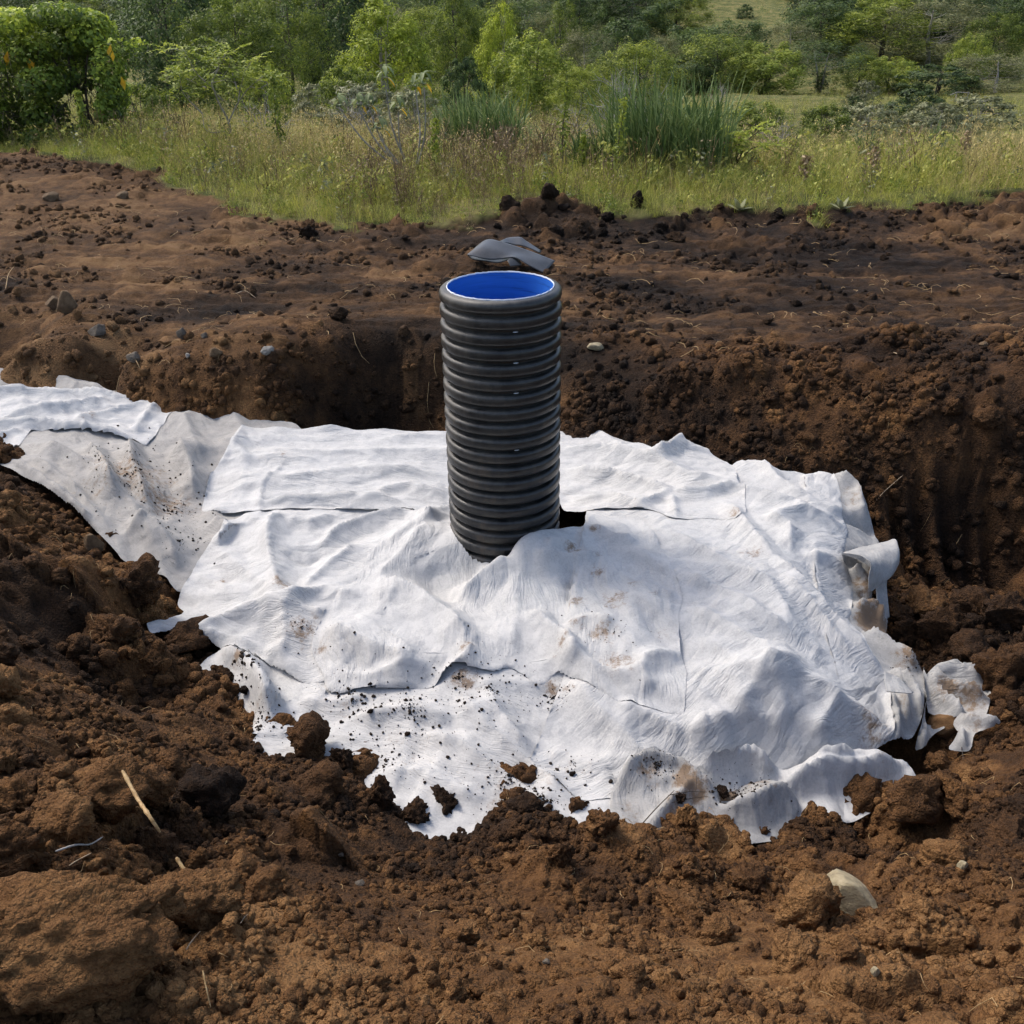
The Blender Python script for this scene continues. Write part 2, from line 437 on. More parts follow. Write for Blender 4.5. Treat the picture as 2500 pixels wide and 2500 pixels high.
def ground_full(x, y):
    z = ground_base(x, y)
    near = 1 - sstep(5.2, 6.2, y)                     # loose spoil round the pit
    flat = sstep(5.2, 6.2, y) * (1 - sstep(8.6, 9.6, y))   # tracked, compacted ground
    a = np.arctan2(x, y); r = np.hypot(x, y)
    berm = sstep(-2.2, -.6, r - np.interp(a, EDGE_A, EDGE_R)) * (1 - turf_mask(x, y)) * np.where(x > -1.2, 1, .6)
    loose = np.clip(near + berm * .9, 0, 1)
    turf = turf_mask(x, y)
    ok = y < 15
    wx = x + .05 * fbm(x * 4, y * 4, 2, 5); wy = y + .05 * fbm(x * 4 + 9, y * 4, 2, 6)
    tone = .48 + .28 * fbm(x * .9, y * .9, 4, 21)
    dz = .030 * fbm(x * 1.7, y * 1.7, 4, 11) * (loose * 1.1 + .35)
    patch2 = sstep(-.2, .3, fbm(x * 3.1, y * 3.1, 3, 16))
    patch = sstep(-.25, .35, fbm(x * 1.3, y * 1.3, 3, 15))
    for k, (cell, amp, sd, thr) in enumerate([(.27, .125, 31, .42), (.125, .058, 32, .30), (.060, .030, 33, .20), (.030, .0145, 34, .10), (.0165, .0070, 35, .0)]):
        sel = (y < 15) if k < 3 else (y < 5.6)
        lump = np.zeros(x.shape); c = np.full(x.shape, .5); crack = np.ones(x.shape)
        f1, f2, c_ = worley(wx[sel] / cell, wy[sel] / cell, sd)
        lump[sel] = np.clip(1 - (f1 / .62) ** 2, 0, 1) ** .6 * np.clip((c_ - thr) / (1 - thr), 0, 1) ** .8
        c[sel] = c_
        pm = patch if k < 2 else (.30 + .70 * patch2 if k > 2 else .35 + .65 * patch)
        dz = dz + amp * lump * (loose * pm + .22 * (1 - loose))
        if k < 3: tone = tone + (c - .5) * (.40 if k < 2 else .26) * (lump > .15)
    dz = dz - .035 * loose
    # compacted ground: scraped, streaky along x
    dz = dz + flat * (.020 * fbm(x * .8, y * 5.5, 4, 51) + .012 * fbm(x * 2.5, y * 14, 3, 52) + .012 * np.abs(fbm(x * 5, y * 12, 3, 53)))
    tone = tone + flat * .34 * fbm(x * .7, y * 2.6, 4, 54)
    # bucket tooth grooves in the right-hand wall
    gx, gy = [], []
    for px, w in ((2160, .030), (2232, .034), (2290, .040), (2362, .050), (2408, .040), (2455, .045)):
        tx, ty, _ = at_z(px, 1195, -.72)
        m = np.exp(-((x - tx + (y - ty) * .10) / w) ** 2) * np.exp(-((y - ty) / .20) ** 4)
        dz = dz - .19 * m
    # turf is smoother
    dz = dz * (1 - .75 * turf) + turf * .05 * fbm(x * 1.2, y * 1.2, 3, 61) * sstep(9, 12, y)
    dz = np.where(ok, dz, turf * .06 * fbm(x * .5, y * .5, 3, 62))
    # dry orange earth in the foreground and on the left spur, moist dark earth on the right and back
    def spot(px, py, zz, rad): 
        sx, sy, _ = at_z(px, py, zz)
        return np.exp(-(((x - sx) ** 2 + (y - sy) ** 2) / rad ** 2))
    tone = tone + .20 * spot(1150, 2420, -.2, .55) + .16 * spot(2200, 2330, -.3, .5) + .16 * spot(700, 2080, -.5, .32) + .10 * spot(1900, 2480, -.1, .5)
    tone = tone - .20 * spot(2350, 1550, -.9, .8) - .22 * spot(1900, 800, -.47, 2.2) - .18 * spot(1250, 2060, -.9, .5) - .2 * spot(150, 1500, -.45, .7)
    tone = tone + .06 * spot(100, 450, -.3, 2.6) - .32 * spot(540, 770, -.47, .45) - .25 * spot(900, 900, -.6, .5) + .16 * spot(350, 830, -.47, .8)
    tone = tone - .30 * spot(1750, 560, -.42, 2.6) + .12 * spot(1500, 690, -.45, .9) + .06 * spot(600, 600, -.44, 1.5)
    dust = .20 * sstep(5.3, 6.6, y + .5 * fbm(x * 1.1, y * 1.1, 2, 91)) + .12
    return z + dz, np.clip(tone, 0, 1), turf, np.clip(dust, 0, 1)

# ---------------------------------------------------------------- ground sheet
rows = [-6, -4, -3, -2, -1.2, -.6, -.1, .25]
y = .5
while y < 14.2:
    rows.append(y); y += max(.0102, .0036 * y)
while y < 330:
    rows.append(y); y *= 1.028
rows += [420, 560, 700]
rows = np.array(rows)
NC = 560
u = np.linspace(-1, 1, NC)
ext = np.array([1.04, 1.1, 1.2, 1.4, 1.8, 2.6, 4.2, 8, 16])
u = np.concatenate([-ext[::-1], u, ext])
hw = .80 + .63 * np.maximum(rows, .3)
X = u[None, :] * hw[:, None]
Y = np.repeat(rows[:, None], len(u), 1)
Zg, Tg, Ug, Dg = ground_full(X, Y)
nr, nc = X.shape
idx = np.arange(nr * nc).reshape(nr, nc)
F = np.stack([idx[:-1, :-1], idx[:-1, 1:], idx[1:, 1:], idx[1:, :-1]], -1).reshape(-1, 4)
me = mesh_np('ground', np.stack([X, Y, Zg], -1).reshape(-1, 3), F, M_SOIL, True,
             {'tone': ('FLOAT', Tg), 'turf': ('FLOAT', Ug), 'dust': ('FLOAT', Dg)})
ground = link('ground', me)
tag(ground, 'bare brown dug earth giving way to grass and a far hillside', None, None, 'structure')

def gz(x, y):
    """ground height at points (from the sheet's own rows)"""
    x = np.atleast_1d(np.asarray(x, float)); y = np.atleast_1d(np.asarray(y, float))
    r = np.clip(np.searchsorted(rows, y) - 1, 0, nr - 2)
    fr = (y - rows[r]) / (rows[r + 1] - rows[r])
    def rowz(ri):
        uu = x / hw[ri]
        c = np.clip(np.searchsorted(u, uu) - 1, 0, nc - 2)
        fc = np.clip((uu - u[c]) / (u[c + 1] - u[c]), 0, 1)
        return Zg[ri, c] * (1 - fc) + Zg[ri, c + 1] * fc
    return rowz(r) * (1 - fr) + rowz(r + 1) * fr

def gtone(x, y):
    """moisture tone of the soil at points"""
    x = np.atleast_1d(np.asarray(x, float)); y = np.atleast_1d(np.asarray(y, float))
    r = np.clip(np.searchsorted(rows, y) - 1, 0, nr - 2)
    c = np.clip(np.searchsorted(u, x / hw[r]) - 1, 0, nc - 2)
    return Tg[r, c]

def gdust(x, y):
    x = np.atleast_1d(np.asarray(x, float)); y = np.atleast_1d(np.asarray(y, float))
    r = np.clip(np.searchsorted(rows, y) - 1, 0, nr - 2)
    return Dg[r, np.clip(np.searchsorted(u, x / hw[r]) - 1, 0, nc - 2)]

def ground_hit(px, py, zlo=-3.2, zhi=.3, n=500):
    """picture point -> first point of the ground sheet"""
    zs = np.linspace(zhi, zlo, n)
    xx, yy, _ = at_z(px, py, zs)
    g = gz(xx, yy)
    k = np.argmax(zs <= g) if (zs <= g).any() else n - 1
    return float(xx[k]), float(yy[k]), float(g[k])
# ---------------------------------------------------------------- corrugated pipe
def lathe(profile, seg=96, jitter=0.0, seed=0, closed=False):
    pr = np.array(profile, float)
    a = np.linspace(0, 2 * np.pi, seg, endpoint=False)
    r = pr[:, 0][:, None] + jitter * gnoise(np.cos(a)[None] * 3 + seed, np.sin(a)[None] * 3 + pr[:, 1][:, None] * 20, seed)
    V = np.stack([r * np.cos(a), r * np.sin(a), np.repeat(pr[:, 1][:, None], seg, 1)], -1).reshape(-1, 3)
    n = len(pr); i = np.arange(n - 1)[:, None] * seg; j = np.arange(seg)[None]; j2 = (j + 1) % seg
    F = np.stack([i + j, i + j2, i + seg + j2, i + seg + j], -1).reshape(-1, 4)
    return V, F

m, nt, b, out = new_mat('black_polyethylene')
tc = N(nt, 'ShaderNodeTexCoord'); g = N(nt, 'ShaderNodeNewGeometry')
n1 = N(nt, 'ShaderNodeTexNoise', Scale=7.0, Detail=8.0, Roughness=0.72); n2 = N(nt, 'ShaderNodeTexNoise', Scale=45.0, Detail=5.0, Roughness=0.7)
mp = N(nt, 'ShaderNodeMapping'); mp.inputs['Scale'].default_value = (1, 1, .45)
lk(nt, g.outputs['Position'], mp.inputs['Vector'])
lk(nt, mp.outputs[0], n1.inputs['Vector']); lk(nt, g.outputs['Position'], n2.inputs['Vector'])
dust = ramp(nt, math_n(nt, 'ADD', math_n(nt, 'MULTIPLY', n1.outputs[0], .7), math_n(nt, 'MULTIPLY', n2.outputs[0], .3)), [(.38, 0.0), (.64, 1.0)])
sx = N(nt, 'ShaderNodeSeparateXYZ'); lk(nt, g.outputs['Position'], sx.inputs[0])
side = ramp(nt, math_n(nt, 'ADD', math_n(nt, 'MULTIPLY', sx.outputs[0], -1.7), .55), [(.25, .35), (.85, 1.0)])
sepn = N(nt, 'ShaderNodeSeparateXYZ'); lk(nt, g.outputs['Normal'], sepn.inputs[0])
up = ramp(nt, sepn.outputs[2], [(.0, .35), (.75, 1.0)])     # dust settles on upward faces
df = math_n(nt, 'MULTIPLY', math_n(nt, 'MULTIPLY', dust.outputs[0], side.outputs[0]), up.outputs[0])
mudh = ramp(nt, math_n(nt, 'ADD', math_n(nt, 'MULTIPLY', sx.outputs[2], -.55), .25), [(.0, .0), (.75, 1.0)])
mudn = ramp(nt, n1.outputs[0], [(.52, 0.0), (.60, 1.0)])
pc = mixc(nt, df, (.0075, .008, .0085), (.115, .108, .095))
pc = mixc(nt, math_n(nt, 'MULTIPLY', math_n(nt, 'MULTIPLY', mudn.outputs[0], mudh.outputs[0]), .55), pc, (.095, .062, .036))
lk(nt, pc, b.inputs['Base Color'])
rr = ramp(nt, df, [(0, .30), (1, .7)]); lk(nt, rr.outputs[0], b.inputs['Roughness'])
b.inputs['Specular IOR Level'].default_value = .45
bp = N(nt, 'ShaderNodeBump', Strength=.15, Distance=.004); lk(nt, n2.outputs[0], bp.inputs['Height']); lk(nt, bp.outputs[0], b.inputs['Normal'])
M_PIPE = m
m, nt, b, out = new_mat('blue_liner')
g = N(nt, 'ShaderNodeNewGeometry')
mp = N(nt, 'ShaderNodeMapping'); mp.inputs['Scale'].default_value = (2, 2, 34)
lk(nt, g.outputs['Position'], mp.inputs['Vector'])
n1 = N(nt, 'ShaderNodeTexNoise', Scale=2.2, Detail=5.0, Roughness=.65); lk(nt, mp.outputs[0], n1.inputs['Vector'])
rc = ramp(nt, n1.outputs[0], [(.30, (.018, .078, .30)), (.42, (.026, .135, .50)), (.7, (.034, .165, .58))])
lk(nt, rc.outputs[0], b.inputs['Base Color']); b.inputs['Roughness'].default_value = .38
M_BLUE = m
m, nt, b, out = new_mat('pale_cut_edge')
b.inputs['Base Color'].default_value = (.62, .66, .74, 1); b.inputs['Roughness'].default_value = .6
M_CUT = m
m, nt, b, out = new_mat('rubber_sheet')
tc = N(nt, 'ShaderNodeTexCoord'); n1 = N(nt, 'ShaderNodeTexNoise', Scale=8.0, Detail=6.0, Roughness=.7); lk(nt, tc.outputs['Object'], n1.inputs['Vector'])
rc = ramp(nt, n1.outputs[0], [(.3, (.020, .021, .022)), (.7, (.060, .061, .062))]); lk(nt, rc.outputs[0], b.inputs['Base Color'])
b.inputs['Roughness'].default_value = .33; b.inputs['Specular IOR Level'].default_value = .5
M_RUBBER = m

PX, PY = -0.030, 4.20
P_TOP = 0.468
PITCH_R = 0.0680
RO, RV, RI = 0.267, 0.2365, 0.2315
pipe = empty('corrugated_pipe', (PX, PY, P_TOP - 1.55), (R(-.3), R(-.75), 0))
tag(pipe, 'upright black corrugated plastic pipe with a bright blue inside', 'pipe')
H = 1.55
prof = [(RV, -.0262), (RV + .010, -.0258), (RO - .0090, -.0236), (RO - .0022, -.0180), (RO, -.011), (RO, .011), (RO - .0022, .0180), (RO - .0090, .0236), (RV + .010, .0258), (RV, .0262)]
rib_me = mesh_np('rib', *lathe(prof, 112, .0012, 3), M_PIPE)
n_rib = 22
for k in range(n_rib):
    if k == 0: continue
    o = link('rib', rib_me, pipe, (0, 0, H - .030 - k * PITCH_R), (R(random.uniform(-.25, .25)), R(random.uniform(-.25, .25)), random.uniform(0, 6.28)))
# topmost rib, cut through and turned over towards the liner
prof_t = [(RV, -.0262), (RV + .010, -.0258), (RO - .0095, -.0225), (RO - .0025, -.0165), (RO, -.007), (RO, .006), (RO - .003, .0165), (RO - .010, .0245), (RO - .019, .0275), (RI + .0035, .0285)]
link('cut_rib', mesh_np('cut_rib', *lathe(prof_t, 112, .0015, 5), M_PIPE), pipe, (0, 0, H - .030))
link('core_wall', mesh_np('core_wall', *lathe([(RV + .001, 0), (RV + .001, H - .05)], 112), M_PIPE), pipe)
# blue liner with a ragged sawn upper edge
V, F = lathe([(RI, 0), (RI, .4), (RI, .8), (RI, 1.2), (RI, H - .1), (RI, H - .02), (RI, H + .0005)], 160)
a = np.arctan2(V[:, 1], V[:, 0]); topm = V[:, 2] > H - .01
V[topm, 2] += .0025 * gnoise(a[topm] * 9, a[topm] * 0, 9) + .0015 * gnoise(a[topm] * 25, a[topm] * 0, 10)
link('inner_liner', mesh_np('inner_liner', V, F, M_BLUE), pipe)
# pale burr left by the saw
n = 260; th = np.linspace(0, 2 * np.pi, n, endpoint=False)
wid = .0022 + .0018 * np.clip(gnoise(th * 7, th * 0 + 3, 12), -.6, 1.5) + .0012 * gnoise(th * 30, th * 0, 13)
wid += .004 * np.exp(-((th - 1.35) / .10) ** 2)
zt = H + .001 + .002 * gnoise(th * 11, th * 0, 14)
ring = []
for dr, dz in ((-.0012, -.004), (-.0015, .0016), (0, .0022), (1, .0015), (1, -.003)):
    rad = RI + (wid if dr == 1 else dr)
    ring.append(np.stack([rad * np.cos(th), rad * np.sin(th), zt + dz], -1))
V = np.concatenate(ring); i = np.arange(4)[:, None] * n; j = np.arange(n)[None]; j2 = (j + 1) % n
link('cut_edge', mesh_np('cut_edge', V, np.stack([i + j, i + j2, i + n + j2, i + n + j], -1).reshape(-1, 4), M_CUT), pipe)
# small pale bluish spots set in some of the valleys
V, F = lathe([(0.0001, -.004), (.004, -.0035), (.0055, 0), (.004, .0035), (0.0001, .004)], 12)
V = V[:, [0, 2, 1]] * np.array([2.2, .6, .55])
pale_spot_me = mesh_np('pale_spot', V, F, M_CUT)
for k in (1.55, 3.55, 5.55, 9.5):
    aa = R(-90 + 15)
    link('pale_spot', pale_spot_me, pipe, (math.cos(aa) * (RV + .006), math.sin(aa) * (RV + .006), H - .030 - k * PITCH_R), (0, 0, aa + R(90)))

# ---------------------------------------------------------------- folded rubber sheet lying behind the pipe
def cr(P, n):
    """Catmull-Rom through the rows of P -> n samples per span"""
    P = np.asarray(P, float)
    Q = np.concatenate([2 * P[:1] - P[1:2], P, 2 * P[-1:] - P[-2:-1]])
    out = []
    for i in range(len(P) - 1):
        t = np.linspace(0, 1, n, endpoint=False).reshape(-1, *([1] * (P.ndim - 1)))
        p0, p1, p2, p3 = Q[i], Q[i + 1], Q[i + 2], Q[i + 3]
        out.append(.5 * (2 * p1 + (p2 - p0) * t + (2 * p0 - 5 * p1 + 4 * p2 - p3) * t * t + (3 * p1 - p0 - 3 * p2 + p3) * t ** 3))
    out.append(P[-1:])
    return np.concatenate(out)

def patch(grid, n=8, m=8):
    g = np.asarray(grid, float)
    a = cr(g, n); bq = cr(np.swapaxes(a, 0, 1), m)
    s = bq.shape
    id_ = np.arange(s[0] * s[1]).reshape(s[0], s[1])
    F = np.stack([id_[:-1, :-1], id_[:-1, 1:], id_[1:, 1:], id_[1:, :-1]], -1).reshape(-1, 4)
    return bq.reshape(-1, 3), F

def pxgrid(rows_):
    """rows of (px, py, distance) -> points"""
    return [[[float(q) for q in at_y(px, py, Yd)] for px, py, Yd in r] for r in rows_]

def join(parts):
    V, F, n = [], [], 0
    for v, f in parts:
        V.append(v); F.append(f + n); n += len(v)
    return np.concatenate(V), np.concatenate(F)

def rc_(cx, cy, Yd): return (1080 + cx / 5.682, 560 + cy / 5.682, Yd)
D = 8.28
bandA = pxgrid([[rc_(352, 345, D - .02), rc_(600, 150, D + .22), rc_(800, 168, D + .20), rc_(1100, 262, D + .16), rc_(1330, 345, D + .12), rc_(1560, 437, D + .06)],
                [rc_(350, 345, D - .05), rc_(560, 265, D + .03), rc_(800, 290, D + .05), rc_(1060, 330, D + .07), rc_(1280, 420, D + .0), rc_(1490, 520, D - .03)],
                [rc_(350, 350, D - .07), rc_(640, 418, D - .09), rc_(820, 410, D - .06), rc_(1000, 392, D - .05), rc_(1170, 485, D - .10), rc_(1402, 606, D - .14)]])
bandB = pxgrid([[rc_(350, 350, D - .07), rc_(420, 415, D - .05), rc_(600, 440, D - .06), rc_(760, 462, D - .07), rc_(890, 432, D - .06), rc_(960, 400, D - .05), rc_(1010, 440, D - .05)],
                [rc_(345, 352, D - .02), rc_(410, 395, D + .05), rc_(590, 400, D + .05), rc_(760, 420, D + .05), rc_(900, 400, D + .05), rc_(1000, 390, D + .04), rc_(1090, 430, D + .03)],
                [rc_(352, 345, D + .02), rc_(400, 370, D + .12), rc_(580, 360, D + .14), rc_(760, 370, D + .14), rc_(900, 370, D + .12), rc_(1010, 380, D + .1), rc_(1120, 420, D + .08)]])
bandC = pxgrid([[rc_(900, 432, D - .08), rc_(960, 402, D - .05), rc_(1040, 425, D - .04), rc_(1100, 470, D - .03)],
                [rc_(925, 475, D - .11), rc_(980, 450, D - .08), rc_(1050, 465, D - .07), rc_(1100, 485, D - .06)],
                [rc_(945, 515, D - .13), rc_(1000, 505, D - .11), rc_(1060, 500, D - .09), rc_(1095, 495, D - .08)]])
bandD = pxgrid([[rc_(800, 165, D + .24), rc_(900, 122, D + .36), rc_(1000, 108, D + .40), rc_(1090, 112, D + .40), rc_(1160, 160, D + .38), rc_(1375, 300, D + .30)],
                [rc_(810, 175, D + .18), rc_(900, 190, D + .26), rc_(1000, 215, D + .27), rc_(1090, 225, D + .27), rc_(1200, 260, D + .26), rc_(1360, 330, D + .22)]])
def solid_obj(name, V, F, mat, parent=None, th=.006, sub=1):
    o = link(name, mesh_np(name, V, F, mat), parent)
    s = o.modifiers.new('thickness', 'SOLIDIFY'); s.thickness = th; s.offset = 0
    return o
def nearer(grid, f=.972):
    q = np.array(grid); c0 = np.array([0, 0, CAM_Z]); return c0 + (q - c0) * f
rub = solid_obj('rubber_sheet', *join([patch(nearer(bandA), 8, 8), patch(nearer(bandB), 6, 6), patch(nearer(bandC), 6, 6), patch(nearer(bandD), 8, 6)]), M_RUBBER)
tag(rub, 'crumpled strip of black rubber sheet lying on the soil behind the pipe', 'rubber sheet')
# ---------------------------------------------------------------- geotextile sheets
def cloth_mat(name, c1, c2, dirt_gain=1.12, speck=0.5):
    m, nt, b, out = new_mat(name)
    ca = N(nt, 'ShaderNodeAttribute', attribute_name='weave')
    da = N(nt, 'ShaderNodeAttribute', attribute_name='dirt')
    g = N(nt, 'ShaderNodeNewGeometry')
    P = g.outputs['Position']
    n1 = N(nt, 'ShaderNodeTexNoise', Scale=16.0, Detail=4.0, Roughness=.72); lk(nt, P, n1.inputs['Vector'])
    n2 = N(nt, 'ShaderNodeTexNoise', Scale=130.0, Detail=2.0, Roughness=.7); lk(nt, P, n2.inputs['Vector'])
    n3 = N(nt, 'ShaderNodeTexNoise', Scale=26.0, Detail=5.0, Roughness=.78); lk(nt, P, n3.inputs['Vector'])
    f = math_n(nt, 'ADD', math_n(nt, 'MULTIPLY', n1.outputs[0], .6), math_n(nt, 'MULTIPLY', n2.outputs[0], .4))
    base = ramp(nt, f, [(.34, c2), (.56, c1)])
    # smeared soil where the sheet was trodden or handled
    dm = math_n(nt, 'MULTIPLY', da.outputs['Fac'], dirt_gain)
    thr = math_n(nt, 'SUBTRACT', n3.outputs[0], math_n(nt, 'SUBTRACT', .78, math_n(nt, 'MULTIPLY', dm, .36)))
    dmask = math_n(nt, 'MULTIPLY', math_n(nt, 'MULTIPLY', thr, 6.0, True), math_n(nt, 'MINIMUM', dm, 1.0), True)
    film = math_n(nt, 'MULTIPLY', dm, .10, True)
    col = mixc(nt, film, base.outputs[0], (.42, .36, .28))
    col = mixc(nt, math_n(nt, 'MULTIPLY', dmask, .8), col, (.16, .095, .045))
    lk(nt, col, b.inputs['Base Color'])
    b.inputs['Roughness'].default_value = .85
    b.inputs['Specular IOR Level'].default_value = .2
    b.inputs['Sheen Weight'].default_value = .08
    # fine crepe wrinkles that run along the weave
    w1 = N(nt, 'ShaderNodeTexNoise', Scale=1.0, Detail=3.0, Roughness=.5, Distortion=.4); lk(nt, ca.outputs['Vector'], w1.inputs['Vector'])
    rid = math_n(nt, 'SUBTRACT', 1.0, math_n(nt, 'ABSOLUTE', math_n(nt, 'MULTIPLY', math_n(nt, 'SUBTRACT', w1.outputs[0], .5), 5.0)), True)
    nm = N(nt, 'ShaderNodeTexNoise', Scale=4.5, Detail=3.0); lk(nt, P, nm.inputs['Vector'])
    msk = ramp(nt, nm.outputs[0], [(.42, 0.08), (.60, 1.0)])
    h = math_n(nt, 'MULTIPLY', rid, msk.outputs[0])
    n4 = N(nt, 'ShaderNodeTexNoise', Scale=9.0, Detail=3.0, Roughness=.6); lk(nt, P, n4.inputs['Vector'])
    cre = math_n(nt, 'ABSOLUTE', math_n(nt, 'SUBTRACT', n4.outputs[0], .5))
    bp1 = N(nt, 'ShaderNodeBump', Strength=.30, Distance=.02); lk(nt, cre, bp1.inputs['Height'])
    wv = N(nt, 'ShaderNodeTexNoise', Scale=5.0, Detail=2.0); lk(nt, P, wv.inputs['Vector'])
    for sc_, dist_, lo_, hi_ in (((8 / 62, 3.0 / 7, 0), .030, .40, .60), ((19 / 62, 6.5 / 7, 0), .006, .44, .62)):
        mpv = N(nt, 'ShaderNodeVectorMath', operation='MULTIPLY'); lk(nt, ca.outputs['Vector'], mpv.inputs[0]); mpv.inputs[1].default_value = sc_
        wad = N(nt, 'ShaderNodeVectorMath', operation='MULTIPLY_ADD'); lk(nt, wv.outputs['Color'], wad.inputs[0]); wad.inputs[1].default_value = (.55, .55, 0); lk(nt, mpv.outputs[0], wad.inputs[2])
        vo = N(nt, 'ShaderNodeTexVoronoi', voronoi_dimensions='2D', feature='DISTANCE_TO_EDGE', Scale=1.0); lk(nt, wad.outputs[0], vo.inputs['Vector'])
        mk = ramp(nt, wv.outputs[0], [(lo_, 1.0), (hi_, .25)])
        b_n = N(nt, 'ShaderNodeBump', Strength=.85, Distance=dist_); lk(nt, math_n(nt, 'MULTIPLY', vo.outputs['Distance'], mk.outputs[0]), b_n.inputs['Height']); lk(nt, bp1.outputs[0], b_n.inputs['Normal'])
        bp1 = b_n
    bp = N(nt, 'ShaderNodeBump', Strength=.7, Distance=.0032); lk(nt, h, bp.inputs['Height']); lk(nt, bp1.outputs[0], bp.inputs['Normal'])
    bp2 = N(nt, 'ShaderNodeBump', Strength=.35, Distance=.002); lk(nt, n2.outputs[0], bp2.inputs['Height']); lk(nt, bp.outputs[0], bp2.inputs['Normal'])
    lk(nt, bp2.outputs[0], b.inputs['Normal'])
    return m
M_WHITE = cloth_mat('white_geotextile', (.465, .462, .455), (.35, .351, .352))
M_GREYC = cloth_mat('soiled_geotextile', (.31, .300, .285), (.23, .222, .212), 1.3)
M_OLD = cloth_mat('grey_geotextile', (.32, .318, .312), (.23, .23, .228), 1.2)

LH = .0135
LX0, LY0 = -3.75, 2.2
LNX, LNY = 490, 322
LX = LX0 + LH * np.arange(LNX); LY = LY0 + LH * np.arange(LNY)
GXX, GYY = np.meshgrid(LX, LY)
HR = HS(GXX, GYY)
TOP = HR - .05

def raster(A, x, y):
    fx = np.clip((np.asarray(x) - LX0) / LH, 0, LNX - 1.001); fy = np.clip((np.asarray(y) - LY0) / LH, 0, LNY - 1.001)
    i = fx.astype(int); j = fy.astype(int); a = fx - i; b_ = fy - j
    return (A[j, i] * (1 - a) + A[j, i + 1] * a) * (1 - b_) + (A[j + 1, i] * (1 - a) + A[j + 1, i + 1] * a) * b_

def heap_hit(px, py, A=None):
    A = HR if A is None else A
    zs = np.linspace(-.5, -1.2, 500)
    xx, yy, _ = at_z(px, py, zs)
    g_ = raster(A, xx, yy)
    k = int(np.argmax(zs <= g_)) if (zs <= g_).any() else 300
    return float(xx[k]), float(yy[k]), float(g_[k])

def poly_inside(px_, py_, poly):
    inside = np.zeros(px_.shape, bool)
    n = len(poly)
    for i in range(n):
        x1, y1 = poly[i]; x2, y2 = poly[(i + 1) % n]
        c = ((y1 > py_) != (y2 > py_))
        xi = (x2 - x1) * (py_ - y1) / (y2 - y1 + 1e-12) + x1
        inside ^= c & (px_ < xi)
    return inside

def near_polyline(qx, qy, pts, closed=False):
    """distance, nearest point, along-parameter"""
    best = np.full(qx.shape, 1e9); bx = np.zeros(qx.shape); by = np.zeros(qx.shape); bt = np.zeros(qx.shape)
    n = len(pts); L = 0.0
    segs = n if closed else n - 1
    for i in range(segs):
        x1, y1 = pts[i]; x2, y2 = pts[(i + 1) % n]
        dx, dy = x2 - x1, y2 - y1; l2 = dx * dx + dy * dy + 1e-12
        t = np.clip(((qx - x1) * dx + (qy - y1) * dy) / l2, 0, 1)
        cx, cy = x1 + t * dx, y1 + t * dy
        d = np.hypot(qx - cx, qy - cy); k = d < best
        best = np.where(k, d, best); bx = np.where(k, cx, bx); by = np.where(k, cy, by)
        bt = np.where(k, L + t * math.sqrt(l2), bt); L += math.sqrt(l2)
    return best, bx, by, bt / max(L, 1e-9)

def relax(P0, M, top, eps, ang, seed, iters=110):
    """let a slack sheet buckle into folds over what lies below it"""
    P = P0.copy()
    ny, nx = M.shape
    P[..., 2] += np.where(M, .0035 * np.random.default_rng(seed).normal(size=M.shape), 0)
    fams = []
    for (oy, ox, stiff, ex) in ((0, 1, .5, 1), (1, 0, .5, 1), (1, 1, .28, 1), (1, -1, .28, 1), (0, 2, .16, .75), (2, 0, .16, .75), (0, 4, .05, .5), (4, 0, .05, .5)):
        ya = slice(0, ny - oy)
        xa = slice(0, nx - ox) if ox >= 0 else slice(-ox, nx)
        yb = slice(oy, ny)
        xb = slice(ox, nx) if ox >= 0 else slice(0, nx + ox)
        a0, b0 = P0[ya, xa], P0[yb, xb]
        d = b0 - a0; L = np.linalg.norm(d, axis=-1)
        ca = np.cos(ang[ya, xa]); sa = np.sin(ang[ya, xa])
        al = ((d[..., 0] * ca + d[..., 1] * sa) / (L + 1e-9)) ** 2
        e = eps[ya, xa] * ex * al
        m = M[ya, xa] & M[yb, xb]
        fams.append((ya, xa, yb, xb, L * (1 + e), m, stiff))
    for it in range(iters):
        D_ = np.zeros_like(P)
        for ya, xa, yb, xb, L, m, stiff in fams:
            d = P[yb, xb] - P[ya, xa]
            l = np.sqrt((d ** 2).sum(-1)) + 1e-9
            c = np.where(m, stiff * .5 * (l - L) / l, 0)[..., None] * d
            D_[ya, xa] += c; D_[yb, xb] -= c
        P += D_ * .55
        P[..., :2] += .10 * (P0[..., :2] - P[..., :2])
        P[..., 2] += .012 * (P0[..., 2] - P[..., 2]) - .0002
        P[..., 2] = np.maximum(P[..., 2], top)
    return P

